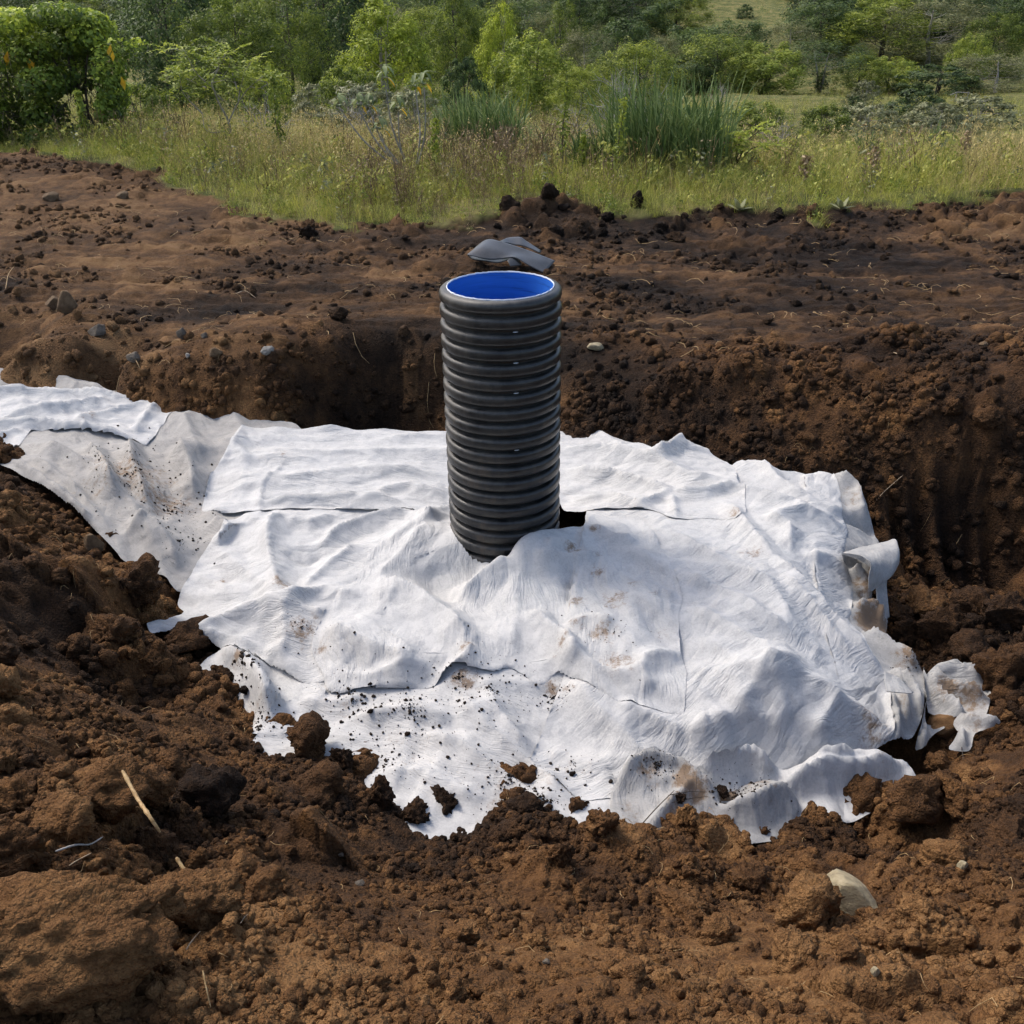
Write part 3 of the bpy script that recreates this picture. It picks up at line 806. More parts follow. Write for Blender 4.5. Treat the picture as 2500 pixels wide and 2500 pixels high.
def sheet(name, label, outline, creases=(), mat=None, off=.006, eps=.008, ang=0.0, seed=1, dirt=(), bumps=(), weave=None, ragged=.0025, hole=True, cloth_noise=1.0, curl=.011, group=None, iters=60, fold=None, nfold=13, on_soil=False, amp=1.0):
    global TOP
    poly = []
    for px, py in outline:
        x, y, _ = heap_hit(px, py); poly.append((x, y))
    # soft ragged outline
    fine = []
    for i in range(len(poly)):
        x1, y1 = poly[i]; x2, y2 = poly[(i + 1) % len(poly)]
        n_ = max(1, int(math.hypot(x2 - x1, y2 - y1) / .02))
        for k in range(n_):
            t = k / n_; fine.append((x1 + (x2 - x1) * t, y1 + (y2 - y1) * t))
    fa = np.array(fine)
    for _ in range(1): fa = .5 * fa + .25 * (np.roll(fa, 1, 0) + np.roll(fa, -1, 0))
    fa[:, 0] += ragged * fbm(fa[:, 0] * 14, fa[:, 1] * 14, 3, seed); fa[:, 1] += ragged * fbm(fa[:, 0] * 14 + 7, fa[:, 1] * 14, 3, seed + 1)
    x0, x1 = fa[:, 0].min() - .05, fa[:, 0].max() + .05; y0, y1 = fa[:, 1].min() - .05, fa[:, 1].max() + .05
    i0 = max(0, int((x0 - LX0) / LH)); i1 = min(LNX, int((x1 - LX0) / LH) + 1); j0 = max(0, int((y0 - LY0) / LH)); j1 = min(LNY, int((y1 - LY0) / LH) + 1)
    sx, sy = GXX[j0:j1, i0:i1], GYY[j0:j1, i0:i1]
    ins = poly_inside(sx, sy, fa)
    if hole: ins &= np.hypot(sx - PX, sy - PY) > RO + .004
    grow = ins.copy()
    for oy in (-1, 0, 1):
        for ox in (-1, 0, 1):
            grow |= np.roll(np.roll(ins, oy, 0), ox, 1)
    ring_ = grow & ~ins
    z = HR[j0:j1, i0:i1] + off
    if on_soil: z = gz(sx.ravel(), sy.ravel()).reshape(sx.shape) * .75 + .25 * z + .004
    for px, py, dz_, rad in bumps:
        bx, by, _ = heap_hit(px, py)
        z = z + dz_ * np.exp(-((sx - bx) ** 2 + (sy - by) ** 2) / rad ** 2)
    ca, sa = math.cos(ang), math.sin(ang)
    uu = sx * ca + sy * sa; vv = -sx * sa + sy * ca
    z = z + cloth_noise * .003 * fbm(uu * 4.5, vv * 2.0, 2, seed + 8)
    dB, bx, by, _ = near_polyline(sx, sy, fa, True)
    z = z + (curl + .022 * np.clip(gnoise(sx * 2.6, sy * 2.6, seed + 7) - .15, 0, 1)) * np.exp(-dB / .05) * np.clip(.5 + 1.2 * gnoise(sx * 5, sy * 5, seed + 6), 0, 1.4)
    top = TOP[j0:j1, i0:i1] + .0025
    z = np.maximum(z, top)
    zf = z.copy()
    for _ in range(1):
        zf = (zf + np.roll(zf, 1, 0) + np.roll(zf, -1, 0) + np.roll(zf, 1, 1) + np.roll(zf, -1, 1)) / 5
    z = np.maximum(zf, top)
    P0 = np.stack([sx, sy, z], -1)
    P0[ring_, 0] = bx[ring_]; P0[ring_, 1] = by[ring_]
    if hole:
        dd = np.hypot(P0[..., 0] - PX, P0[..., 1] - PY); hm = ring_ & (dd < RO + .003) & (np.hypot(sx - PX, sy - PY) < RO + .004)
        vx, vy = sx - PX, sy - PY; l_ = np.hypot(vx, vy) + 1e-9
        P0[hm, 0] = (PX + vx / l_ * (RO + .003))[hm]; P0[hm, 1] = (PY + vy / l_ * (RO + .003))[hm]
    angf = ang + .9 * fbm(sx * 1.3, sy * 1.3, 2, seed + 11)
    epsf = eps * np.clip(.6 + .9 * fbm(sx * 2.1, sy * 2.1, 2, seed + 12), .1, 1.8)
    P = relax(P0, grow, top, epsf, angf, seed, iters)
    P[ring_, :2] = P0[ring_, :2]
    # sharp creases: those seen on this sheet, then a net of small ones
    zc = np.zeros(sx.shape)
    for cpts, A, w in creases:
        wp = [heap_hit(px, py)[:2] for px, py in cpts]
        wob = .85 * w * (1 + .35 * gnoise(sx * 6, sy * 6, seed + 5))
        d, _, _, t = near_polyline(sx + .005 * fbm(sx * 6, sy * 6, 2, seed + 2), sy + .005 * fbm(sx * 6 + 5, sy * 6, 2, seed + 3), wp)
        taper = np.clip(np.minimum(t, 1 - t) * 5 + .15, 0, 1)
        q = np.clip(1 - d / wob, 0, 1)
        zc = zc + 2.0 * amp * A * taper * (.70 * q + .30 * q ** 4)
    for cell, A, st, sd in ((.34, .013, .5, 61), (.17, .005, .45, 62)):
        qx = (uu + .03 * fbm(sx * 5, sy * 5, 2, seed + 31)) / cell; qy = (vv + .03 * fbm(sx * 5 + 3, sy * 5, 2, seed + 32)) / cell * st
        f1, f2, c_ = worley(qx, qy, seed + sd)
        pres = sstep(-.15, .35, gnoise(uu / cell * .8 + 5, vv / cell * .8 * st, seed + sd + 1))
        zc = zc + cloth_noise * A * np.clip(1 - (f2 - f1) / .42, 0, 1) * pres
    # long tension folds, steep on one side
    rf = np.random.default_rng(seed + 77)
    area = ins.sum() * LH * LH; jj, ii = np.nonzero(ins)
    for _ in range(int(nfold * area) + 2):
        k_ = rf.integers(len(ii)); cx, cy = sx[jj[k_], ii[k_]], sy[jj[k_], ii[k_]]
        if isinstance(fold, tuple):
            fx_, fy_, _z = heap_hit(*fold); th = math.atan2(cy - fy_, cx - fx_)
        else: th = (ang + 1.57 if fold is None else fold)
        th += rf.normal() * .22
        L_ = rf.uniform(.30, 1.1); w_ = rf.uniform(.028, .085); A_ = w_ * rf.uniform(.10, .26)
        dx, dy = sx - cx, sy - cy
        bend = rf.normal() * .12
        s_ = dx * math.cos(th) + dy * math.sin(th); n_ = -dx * math.sin(th) + dy * math.cos(th) + bend * s_ * s_ + .004 * gnoise(sx * 5, sy * 5, seed + 90)
        if rf.uniform() < .5: n_ = -n_
        pf = np.where(n_ > 0, np.clip(1 - n_ / (w_ * .55), 0, 1), np.clip(1 + n_ / (w_ * 1.7), 0, 1))
        zc = zc + amp * A_ * pf * np.clip(1 - (2 * s_ / L_) ** 2, 0, 1)
    P[..., 2] = np.maximum(P[..., 2] + zc - .008, top)
    TOP[j0:j1, i0:i1] = np.where(ins, np.maximum(TOP[j0:j1, i0:i1], P[..., 2]), TOP[j0:j1, i0:i1])
    ids = -np.ones(grow.shape, int); ids[grow] = np.arange(grow.sum())
    q = np.stack([ids[:-1, :-1], ids[:-1, 1:], ids[1:, 1:], ids[1:, :-1]], -1).reshape(-1, 4)
    inq = np.stack([ins[:-1, :-1], ins[:-1, 1:], ins[1:, 1:], ins[1:, :-1]], -1).reshape(-1, 4)
    q = q[(q >= 0).all(1) & inq.any(1)]
    V = P[grow]
    wa = ang if weave is None else weave
    wx = V[:, 0] + .05 * fbm(V[:, 0] * 3, V[:, 1] * 3, 2, seed + 20); wy = V[:, 1] + .05 * fbm(V[:, 0] * 3 + 4, V[:, 1] * 3, 2, seed + 21)
    wc, ws = math.cos(wa), math.sin(wa)
    W = np.stack([(wx * wc + wy * ws) * 62, (-wx * ws + wy * wc) * 7, V[:, 2] * 20 + seed], -1)
    dv = np.zeros(len(V))
    for px, py, rad, s in dirt:
        bx_, by_, _ = heap_hit(px, py)
        dv = np.maximum(dv, s * np.exp(-((V[:, 0] - bx_) ** 2 + (V[:, 1] - by_) ** 2) / rad ** 2))
    me_ = mesh_np(name, V, q, mat or M_WHITE, True, {'weave': ('FLOAT_VECTOR', W), 'dirt': ('FLOAT', dv)})
    o = link(name, me_)
    tag(o, label, 'fabric sheet', group)
    return o

# grey soiled sheet lining the trench on the left
sheet('geotextile_sheet', 'large grey soil-spattered fabric sheet lining the trench at the left edge',
      [(-170, 902), (0, 905), (130, 912), (200, 928), (270, 953), (360, 965), (430, 985), (455, 978), (500, 976), (560, 988), (600, 1008), (660, 1026), (720, 1032), (760, 1060), (700, 1130), (640, 1200), (640, 1270), (580, 1290), (520, 1350),
       (475, 1392), (455, 1440), (430, 1446), (405, 1410), (300, 1368), (215, 1278), (110, 1192), (0, 1132), (-170, 1085)],
      [([(470, 1000), (455, 1030), (470, 1080), (500, 1140)], .028, .16), ([(560, 1000), (590, 1050), (570, 1110)], .02, .12), ([(70, 1085), (200, 1140), (330, 1250), (400, 1380)], .03, .10),
       ([(215, 1090), (260, 1150), (290, 1230)], .05, .11), ([(320, 1080), (330, 1150), (370, 1260)], .05, .11), ([(20, 1120), (140, 1200), (260, 1310)], .025, .05), ([(60, 1110), (180, 1190), (300, 1330)], .02, .05), ([(440, 1090), (470, 1170), (480, 1230)], .05, .12),
       ([(100, 915), (170, 935), (260, 955)], .012, .1), ([(300, 1310), (370, 1290), (420, 1340), (440, 1400)], .04, .12), ([(520, 1270), (560, 1300), (530, 1340)], .035, .12)],
      M_GREYC, ang=.9, fold=-1.0, nfold=22, amp=1.0, seed=11, eps=.008, dirt=[(330, 1170, .35, .8), (400, 1230, .25, .8), (100, 925, .3, .5), (250, 1200, .25, .6)])
# dirty sheets low in front
sheet('geotextile_sheet', 'small white fabric corner with a brown stain half buried at the lower left',
      [(425, 1690), (465, 1650), (505, 1605), (545, 1588), (600, 1605), (750, 1650), (800, 1690), (740, 1760), (690, 1800), (620, 1795), (560, 1755), (500, 1722)],
      [([(540, 1590), (590, 1640), (640, 1700), (670, 1770)], .05, .10), ([(600, 1610), (640, 1680), (690, 1750)], .04, .08), ([(480, 1660), (560, 1700), (620, 1770)], -.04, .09)],
      M_WHITE, ang=.3, seed=21, eps=.008, dirt=[(590, 1650, .06, 1.0), (560, 1680, .2, .6), (600, 1740, .2, .7)])
sheet('geotextile_sheet', 'soil-speckled white fabric sheet sloping down to the loose soil in front',
      [(595, 1840), (670, 1750), (730, 1690), (800, 1640), (1000, 1590), (1390, 1600), (1420, 1700), (1520, 1950), (1545, 2090), (1300, 2100), (1090, 2095), (920, 2075), (800, 1990), (690, 1905)],
      [([(1120, 1700), (1190, 1790), (1290, 1880), (1400, 1960)], .030, .12), ([(1000, 1790), (1130, 1840), (1260, 1930), (1380, 2010)], .035, .12), ([(860, 1760), (1000, 1745), (1120, 1760)], .025, .10), ([(1180, 1660), (1220, 1760), (1300, 1860)], .02, .08),
       ([(720, 1720), (830, 1720), (900, 1700)], .02, .09), ([(900, 1900), (1030, 1890), (1180, 1960)], .02, .1)],
      M_WHITE, ang=1.2, fold=(1130, 1640), seed=31, eps=.008, dirt=[(1130, 1660, .10, 1.0), (860, 1720, .15, .7), (1000, 1800, .3, .6), (1250, 1950, .35, .7), (900, 1850, .25, .5), (1350, 1680, .06, 1.)])
# grey underlay sagging down the right side
sheet('geotextile_sheet', 'grey muddy underlay fabric crumpled down the right side of the heap',
      [(1960, 1165), (2035, 1172), (2090, 1212), (2128, 1285), (2146, 1330), (2122, 1410), (2126, 1478), (2166, 1518), (2162, 1556), (2215, 1608), (2250, 1645), (2258, 1700), (2246, 1768), (2226, 1806), (2150, 1832), (2060, 1700), (2000, 1500), (1980, 1300)],
      [([(2030, 1178), (2085, 1225), (2110, 1290)], .05, .09), ([(2040, 1260), (2090, 1280), (2135, 1310)], -.03, .05), ([(2080, 1390), (2110, 1440), (2120, 1475)], .05, .08), ([(2080, 1500), (2130, 1510), (2160, 1535)], .05, .07), ([(2110, 1545), (2170, 1600), (2245, 1650)], .05, .08),
       ([(2170, 1650), (2200, 1720), (2215, 1790)], .05, .06), ([(2190, 1650), (2230, 1700), (2240, 1760)], .04, .05), ([(2170, 1700), (2185, 1760), (2190, 1810)], .04, .05)],
      M_OLD, ang=.6, fold=-.5, nfold=45, seed=131, dirt=[(2110, 1460, .12, 1.0), (2130, 1530, .10, 1.5), (2215, 1630, .12, .9), (2080, 1240, .15, .7), (2200, 1740, .15, .6)], curl=.02)
sheet('geotextile_sheet', 'grey puckered fabric end sticking out of the soil on the right',
      [(2246, 1652), (2268, 1636), (2310, 1622), (2360, 1620), (2408, 1624), (2425, 1690), (2410, 1732), (2340, 1738), (2268, 1724), (2256, 1690)],
      [([(2250, 1655), (2330, 1640), (2410, 1650)], .05, .06), ([(2252, 1660), (2330, 1680), (2410, 1690)], .045, .05), ([(2255, 1665), (2310, 1705), (2360, 1735)], .04, .05), ([(2260, 1640), (2330, 1625), (2400, 1628)], .03, .04)],
      M_OLD, ang=1.4, fold=(2246, 1655), nfold=60, seed=141, dirt=[(2310, 1690, .06, 1.2), (2380, 1690, .10, 1.0)], curl=.01, hole=False, on_soil=True)
sheet('geotextile_sheet', 'pale torn fabric strip left of the buried brown stone at the right',
      [(2250, 1748), (2285, 1750), (2320, 1752), (2290, 1768), (2272, 1790), (2262, 1815), (2236, 1812), (2246, 1780)], [([(2252, 1752), (2256, 1780), (2250, 1812)], .03, .04)], M_OLD, seed=151, dirt=[(2260, 1780, .1, .5)], hole=False, nfold=80, on_soil=True)
sheet('geotextile_sheet', 'pale torn fabric wedge right of the buried brown stone',
      [(2328, 1738), (2390, 1742), (2458, 1748), (2420, 1764), (2384, 1770), (2376, 1815), (2318, 1808), (2348, 1768)], [([(2335, 1742), (2390, 1752), (2450, 1752)], .03, .04), ([(2350, 1765), (2350, 1810)], .03, .05)], M_OLD, seed=161, dirt=[(2380, 1755, .1, .7)], hole=False, nfold=80, on_soil=True)
# main right sheet
sheet('geotextile_sheet', 'widest white fabric sheet covering the right side of the heap',
      [(1432, 1244), (1520, 1215), (1700, 1180), (1780, 1140), (1830, 1118), (1862, 1122), (1880, 1152), (1960, 1158), (2026, 1174), (2050, 1215), (2058, 1265), (2070, 1300), (2060, 1345), (2070, 1400), (2084, 1440), (2076, 1495), (2072, 1512),
       (2100, 1545), (2150, 1638), (2166, 1680), (2172, 1760), (2182, 1802), (2168, 1818), (2122, 1842), (2120, 1872), (2000, 1880), (1800, 1890), (1640, 1892), (1560, 1900), (1500, 1948), (1430, 1958), (1385, 1942), (1288, 1892), (1330, 1770), (1376, 1655), (1380, 1560), (1400, 1420), (1425, 1300)],
      [([(1770, 1230), (1830, 1300), (1886, 1358)], .028, .10), ([(1886, 1358), (1980, 1460), (2073, 1569), (2150, 1650)], .034, .10), ([(1900, 1400), (1990, 1500), (2080, 1610)], .020, .06), ([(1620, 1290), (1750, 1370), (1870, 1430), (1960, 1560)], .026, .11),
       ([(1648, 1402), (1760, 1455), (1860, 1510), (1960, 1570)], .030, .12), ([(1672, 1486), (1770, 1540), (1871, 1590), (1975, 1628)], .030, .12), ([(1887, 1612), (1845, 1680), (1790, 1758)], .030, .15), ([(1871, 1612), (1960, 1670), (2054, 1720), (2178, 1800)], .026, .14),
       ([(2056, 1720), (2020, 1765), (1985, 1812)], .030, .12), ([(1734, 1760), (1830, 1765), (1925, 1782)], .024, .10), ([(1675, 1804), (1733, 1758)], .02, .08), ([(1505, 1732), (1600, 1765), (1680, 1804)], .028, .10), ([(1385, 1668), (1450, 1740), (1560, 1850), (1650, 1878)], .034, .13),
       ([(1925, 1782), (1905, 1720), (1880, 1650)], .018, .1), ([(1780, 1190), (1900, 1225), (2000, 1260)], .022, .09), ([(1850, 1130), (1900, 1180), (1985, 1225)], .026, .09), ([(1870, 1270), (1960, 1255), (2060, 1290)], .026, .10), ([(1930, 1340), (1925, 1290), (1870, 1265)], .022, .08),
       ([(1960, 1360), (2030, 1370), (2080, 1420)], .020, .09), ([(1740, 1640), (1850, 1655), (1965, 1640)], .016, .08), ([(1700, 1560), (1800, 1620), (1880, 1625)], .016, .08), ([(1500, 1900), (1420, 1860), (1330, 1840)], .016, .12), ([(1820, 1700), (1760, 1650), (1690, 1640)], .014, .1)],
      M_WHITE, ang=1.0, fold=-.85, seed=41, eps=.008, weave=2.2, dirt=[(1835, 1350, .08, .95), (2130, 1800, .12, .9), (1390, 1690, .07, .7), (1400, 1880, .1, .7), (1700, 1840, .2, .3), (1560, 1270, .08, .6)])
# left sheet
sheet('geotextile_sheet', 'white fabric sheet left of the pipe with creases radiating from one point',
      [(660, 1232), (612, 1256), (574, 1271), (524, 1318), (487, 1365), (471, 1399), (431, 1473), (452, 1492), (412, 1504), (357, 1522), (365, 1547), (390, 1538), (459, 1542), (524, 1573), (567, 1600), (660, 1629), (748, 1669), (800, 1664), (870, 1600), (960, 1460), (1010, 1360), (1100, 1325), (1118, 1295), (1114, 1236), (1000, 1228), (820, 1225)],
      [([(692, 1475), (600, 1500), (470, 1545)], .030, .12), ([(692, 1475), (640, 1440), (560, 1370), (520, 1345)], .020, .10), ([(690, 1470), (668, 1410), (655, 1340), (660, 1295), (695, 1255)], .040, .12), ([(692, 1475), (790, 1455), (880, 1462)], .024, .12), ([(692, 1475), (740, 1500), (800, 1500)], .022, .10),
       ([(735, 1450), (800, 1390), (880, 1330)], .026, .10), ([(780, 1340), (830, 1300), (900, 1275), (1010, 1250)], .034, .10), ([(690, 1350), (750, 1365), (790, 1340)], -.02, .08), ([(460, 1542), (560, 1560), (680, 1610), (760, 1655)], .020, .08), ([(480, 1400), (560, 1440), (620, 1450)], .012, .07),
       ([(690, 1475), (700, 1560), (690, 1620)], .022, .12), ([(1000, 1250), (1050, 1270), (1110, 1240)], .03, .07), ([(700, 1270), (760, 1280), (820, 1262)], .02, .07)],
      M_WHITE, ang=1.5, fold=(692, 1475), nfold=16, seed=51, eps=.008, weave=1.5, dirt=[(690, 1450, .09, 1.0), (545, 1420, .05, .9), (740, 1545, .12, .95), (415, 1520, .06, .8), (720, 1600, .12, .4)])
# band of fabric behind the pipe
sheet('geotextile_sheet', 'long white fabric band laid across the back of the heap behind the pipe',
      [(492, 1250), (515, 1165), (555, 1112), (574, 1075), (588, 1050), (615, 1043), (680, 1046), (800, 1050), (1100, 1056), (1250, 1052), (1380, 1045), (1440, 1047), (1470, 1055), (1500, 1073), (1560, 1085), (1620, 1096), (1650, 1083), (1672, 1077), (1700, 1090), (1728, 1098), (1732, 1112), (1770, 1125), (1796, 1145), (1800, 1180),
       (1816, 1196), (1821, 1262), (1798, 1277), (1720, 1266), (1640, 1266), (1600, 1246), (1520, 1240), (1430, 1250), (1380, 1250), (1360, 1215), (1130, 1215), (1112, 1232), (1072, 1256), (900, 1249), (700, 1242), (620, 1254), (545, 1258)],
      [([(560, 1110), (760, 1112), (1000, 1105), (1200, 1110)], .020, .14), ([(540, 1160), (700, 1175), (900, 1150), (1090, 1160)], .022, .12), ([(640, 1235), (800, 1225), (1000, 1232)], .026, .06), ([(1380, 1095), (1500, 1110), (1600, 1135), (1680, 1170), (1790, 1185)], .034, .12), ([(1440, 1050), (1540, 1105), (1640, 1135)], .02, .10),
       ([(1380, 1150), (1500, 1165), (1590, 1190), (1640, 1210)], .034, .10), ([(1672, 1078), (1630, 1110), (1600, 1130)], .035, .08), ([(1400, 1225), (1480, 1215), (1560, 1235), (1640, 1205)], .022, .07), ([(1640, 1210), (1720, 1205), (1800, 1190)], .03, .09), ([(1640, 1215), (1650, 1262)], .02, .06), ([(900, 1205), (1000, 1190), (1090, 1215)], .02, .09)],
      M_WHITE, ang=1.4, fold=.02, seed=61, eps=.008, weave=1.45, dirt=[(690, 1120, .08, .8), (1790, 1265, .06, .9), (580, 1170, .08, .5)], curl=.022)
# front centre sheet, on top
sheet('geotextile_sheet', 'white fabric sheet lying on top in front of the pipe with brown soil smears',
      [(1010, 1276), (1035, 1270), (1062, 1271), (1090, 1278), (1130, 1310), (1160, 1348), (1176, 1371), (1215, 1368), (1244, 1358), (1258, 1328), (1276, 1300), (1340, 1290), (1430, 1288), (1440, 1262), (1470, 1258), (1560, 1262), (1600, 1310), (1628, 1368), (1650, 1420), (1667, 1468), (1655, 1512), (1660, 1600), (1676, 1642), (1670, 1745),
       (1590, 1740), (1515, 1732), (1440, 1690), (1380, 1655), (1352, 1640), (1338, 1672), (1312, 1680), (1280, 1655), (1245, 1632), (1205, 1650), (1155, 1646), (1112, 1629), (1062, 1680), (930, 1685), (870, 1690), (832, 1700), (797, 1690), (788, 1650), (760, 1592), (768, 1545), (800, 1490), (872, 1415), (900, 1350), (955, 1310)],
      [([(1045, 1277), (1000, 1330), (935, 1400), (921, 1417)], .020, .12), ([(921, 1417), (1014, 1455), (1085, 1515), (1154, 1580)], .040, .13), ([(1245, 1365), (1190, 1420), (1120, 1472)], .040, .13), ([(1176, 1380), (1120, 1395), (1060, 1420)], -.030, .14), ([(1060, 1370), (1070, 1430), (1110, 1470)], -.03, .10),
       ([(787, 1541), (880, 1580), (983, 1620), (1028, 1633)], .030, .11), ([(860, 1500), (950, 1560), (1020, 1625)], .018, .10), ([(820, 1650), (900, 1665), (1028, 1633), (1062, 1660)], .020, .08), ([(1154, 1580), (1140, 1620), (1060, 1675)], .025, .09), ([(1290, 1495), (1345, 1540), (1402, 1582)], .026, .10), ([(1374, 1532), (1440, 1520), (1498, 1538)], .02, .08),
       ([(1402, 1582), (1390, 1640)], .02, .08), ([(1554, 1622), (1610, 1612), (1660, 1607)], .026, .08), ([(1554, 1622), (1575, 1670), (1590, 1690)], .022, .08), ([(1360, 1625), (1450, 1640), (1540, 1660)], .020, .07), ([(1300, 1360), (1400, 1365), (1460, 1350)], .022, .07), ([(1380, 1400), (1440, 1445), (1380, 1460)], -.02, .10), ([(1330, 1330), (1380, 1325), (1400, 1345)], .02, .06),
       ([(1560, 1420), (1600, 1440), (1655, 1470)], .016, .08), ([(1250, 1400), (1260, 1500), (1250, 1600)], .014, .14), ([(1440, 1290), (1500, 1320), (1560, 1330)], .02, .08)],
      M_WHITE, ang=.1, fold=1.9, nfold=11, seed=71, eps=.008, weave=.12, dirt=[(1450, 1300, .05, 1.0), (1400, 1340, .07, 1.0), (1460, 1400, .06, .95), (1410, 1475, .06, 1.0), (1500, 1475, .12, .9), (1545, 1435, .06, .8), (1470, 1550, .10, .9), (1510, 1620, .10, .95), (1410, 1530, .06, .9), (1620, 1550, .08, .7), (790, 1585, .06, .9), (850, 1590, .06, .7), (1140, 1595, .05, 1.0), (1460, 1360, .05, .8), (1580, 1350, .05, .8), (1370, 1585, .07, .8), (1600, 1465, .06, .8)], curl=.024)
# white sheet over the trench
sheet('geotextile_sheet', 'clean white fabric sheet on top of the grey one at the left edge',
      [(-170, 958), (0, 955), (60, 952), (150, 956), (260, 962), (380, 970), (415, 988), (428, 974), (434, 980), (424, 1002), (404, 1030), (388, 1055), (354, 1088), (300, 1076), (200, 1058), (75, 1052), (25, 1106), (-40, 1112), (-170, 1104)],
      [([(-100, 965), (100, 962), (250, 970), (345, 985)], .03, .08), ([(0, 1025), (130, 1010), (260, 985)], .035, .10), ([(-50, 1042), (100, 1045), (220, 1058), (330, 1078)], .035, .07), ([(190, 1035), (300, 1005), (380, 990)], .025, .09), ([(330, 1060), (350, 1030), (390, 990)], .022, .07), ([(-100, 1090), (0, 1070), (60, 1052)], .02, .08)],
      M_WHITE, ang=1.5, fold=.1, seed=81, eps=.008, weave=1.5, dirt=[(222, 1030, .06, .9), (380, 1005, .06, .8)], curl=.02)
# rolled hem along the front
sheet('geotextile_sheet', 'narrow rolled strip of white fabric along the front right edge',
      [(1560, 1905), (1640, 1880), (1700, 1890), (1780, 1880), (1822, 1858), (1860, 1880), (1920, 1888), (2000, 1868), (2100, 1864), (2160, 1876), (2200, 1866), (2240, 1905), (2245, 1940), (2160, 1975), (2060, 2010), (1960, 2015), (1900, 1995), (1800, 1965), (1700, 1950), (1600, 1935)],
      [([(1700, 1892), (1822, 1862), (1900, 1895)], .045, .08), ([(1900, 1930), (1980, 1905), (2100, 1895), (2200, 1880)], .05, .07), ([(1980, 1870), (2100, 1868), (2160, 1880)], .03, .05)],
      M_WHITE, ang=0.0, seed=91, eps=.008, weave=0.1, dirt=[(2150, 1890, .15, .6), (1900, 1930, .2, .4)], curl=.03)
sheet('geotextile_sheet', 'bunched white fabric with brown blotches and soil inside at the front edge of the heap',
      [(1488, 2010), (1490, 1950), (1520, 1905), (1570, 1875), (1600, 1866), (1650, 1890), (1710, 1915), (1745, 1945), (1800, 1930), (1880, 1922), (1935, 1945), (1955, 1970), (1940, 2005), (1890, 2055), (1780, 2068), (1700, 2062), (1600, 2055), (1490, 2045)],
      [([(1500, 1940), (1570, 1890), (1650, 1900), (1730, 1950), (1750, 1985)], .05, .12), ([(1580, 2035), (1640, 1980), (1690, 1940)], .025, .05), ([(1750, 1985), (1830, 1990), (1900, 1960), (1940, 1950)], .05, .10), ([(1760, 1950), (1800, 1970)], -.05, .08)],
      M_OLD, ang=.3, seed=101, eps=.008, weave=.1, bumps=[(1600, 1960, .045, .12), (1850, 1990, .035, .10), (1780, 1955, -.04, .05)],
      dirt=[(1670, 1940, .07, 1.3), (1580, 1920, .08, .9), (1660, 2000, .12, .9), (1780, 1950, .07, 1.2), (1850, 1940, .12, .8), (1700, 1960, .06, 1.2), (1540, 1990, .1, .7)], curl=.02)

# grey crumpled fabric hanging down on the right of the heap: free-standing folded pieces
def fold_piece(name, label, grid, mat=M_OLD, th=.003, wr=.010, seed=1, dirt=.4, n=10):
    V, F = patch(pxgrid(grid), n, n)
    V = V + wr * np.stack([fbm(V[:, 0] * 9, V[:, 2] * 9, 3, seed), fbm(V[:, 0] * 9 + 3, V[:, 2] * 9, 3, seed + 1), fbm(V[:, 0] * 8, V[:, 1] * 8 + V[:, 2] * 6, 3, seed + 2)], -1)
    W = np.stack([V[:, 0] * 50, V[:, 1] * 8, V[:, 2] * 30], -1)
    o = link(name, mesh_np(name, V, F, mat, True, {'weave': ('FLOAT_VECTOR', W), 'dirt': ('FLOAT', np.full(len(V), dirt) * np.clip(.5 + fbm(V[:, 0] * 6, V[:, 1] * 6 + V[:, 2] * 6, 2, seed + 4), 0, 1))}))
    so = o.modifiers.new('thickness', 'SOLIDIFY'); so.thickness = th; so.offset = 0
    return tag(o, label, 'fabric scrap')
fold_piece('geotextile_scrap', 'stiff grey fabric flap folded over like a hood on the right of the heap',
  [[(2058, 1350, 4.02), (2110, 1335, 4.12), (2160, 1322, 4.18), (2186, 1318, 4.16), (2193, 1340, 4.10)],
   [(2075, 1352, 3.94), (2115, 1350, 4.00), (2160, 1340, 4.04), (2190, 1345, 4.04), (2192, 1370, 4.02)],
   [(2105, 1358, 3.88), (2128, 1366, 3.90), (2160, 1370, 3.94), (2184, 1378, 3.96), (2182, 1395, 3.97)],
   [(2126, 1372, 3.84), (2132, 1392, 3.84), (2150, 1408, 3.88), (2168, 1410, 3.91), (2170, 1412, 3.93)],
   [(2122, 1400, 3.82), (2122, 1430, 3.82), (2130, 1442, 3.84), (2145, 1428, 3.87), (2164, 1414, 3.91)]], seed=211, wr=.006, dirt=.45)
fold_piece('geotextile_scrap', 'dark grey fabric lining inside the hooded flap',
  [[(2055, 1352, 4.05), (2090, 1365, 4.08), (2128, 1385, 4.06)], [(2062, 1385, 4.03), (2095, 1395, 4.04), (2130, 1410, 4.02)], [(2075, 1420, 3.99), (2100, 1415, 3.99), (2128, 1425, 3.97)]], seed=221, wr=.004, dirt=.9)
fold_piece('geotextile_scrap', 'narrow grey fabric tail hanging below the hooded flap',
  [[(2138, 1425, 3.93), (2150, 1418, 3.94), (2164, 1412, 3.95)], [(2142, 1470, 3.86), (2154, 1462, 3.89), (2168, 1462, 3.90)], [(2152, 1512, 3.80), (2162, 1512, 3.82), (2173, 1505, 3.84)]], seed=231, wr=.005, dirt=.3)
fold_piece('geotextile_scrap', 'small pointed grey fabric tongue poking out from under the main sheet',
  [[(2160, 1640, 3.20), (2195, 1655, 3.18), (2228, 1692, 3.10)], [(2160, 1665, 3.12), (2195, 1672, 3.10), (2228, 1694, 3.07)], [(2165, 1690, 3.06), (2195, 1692, 3.05), (2226, 1696, 3.05)]], seed=281, wr=.004, dirt=.3)
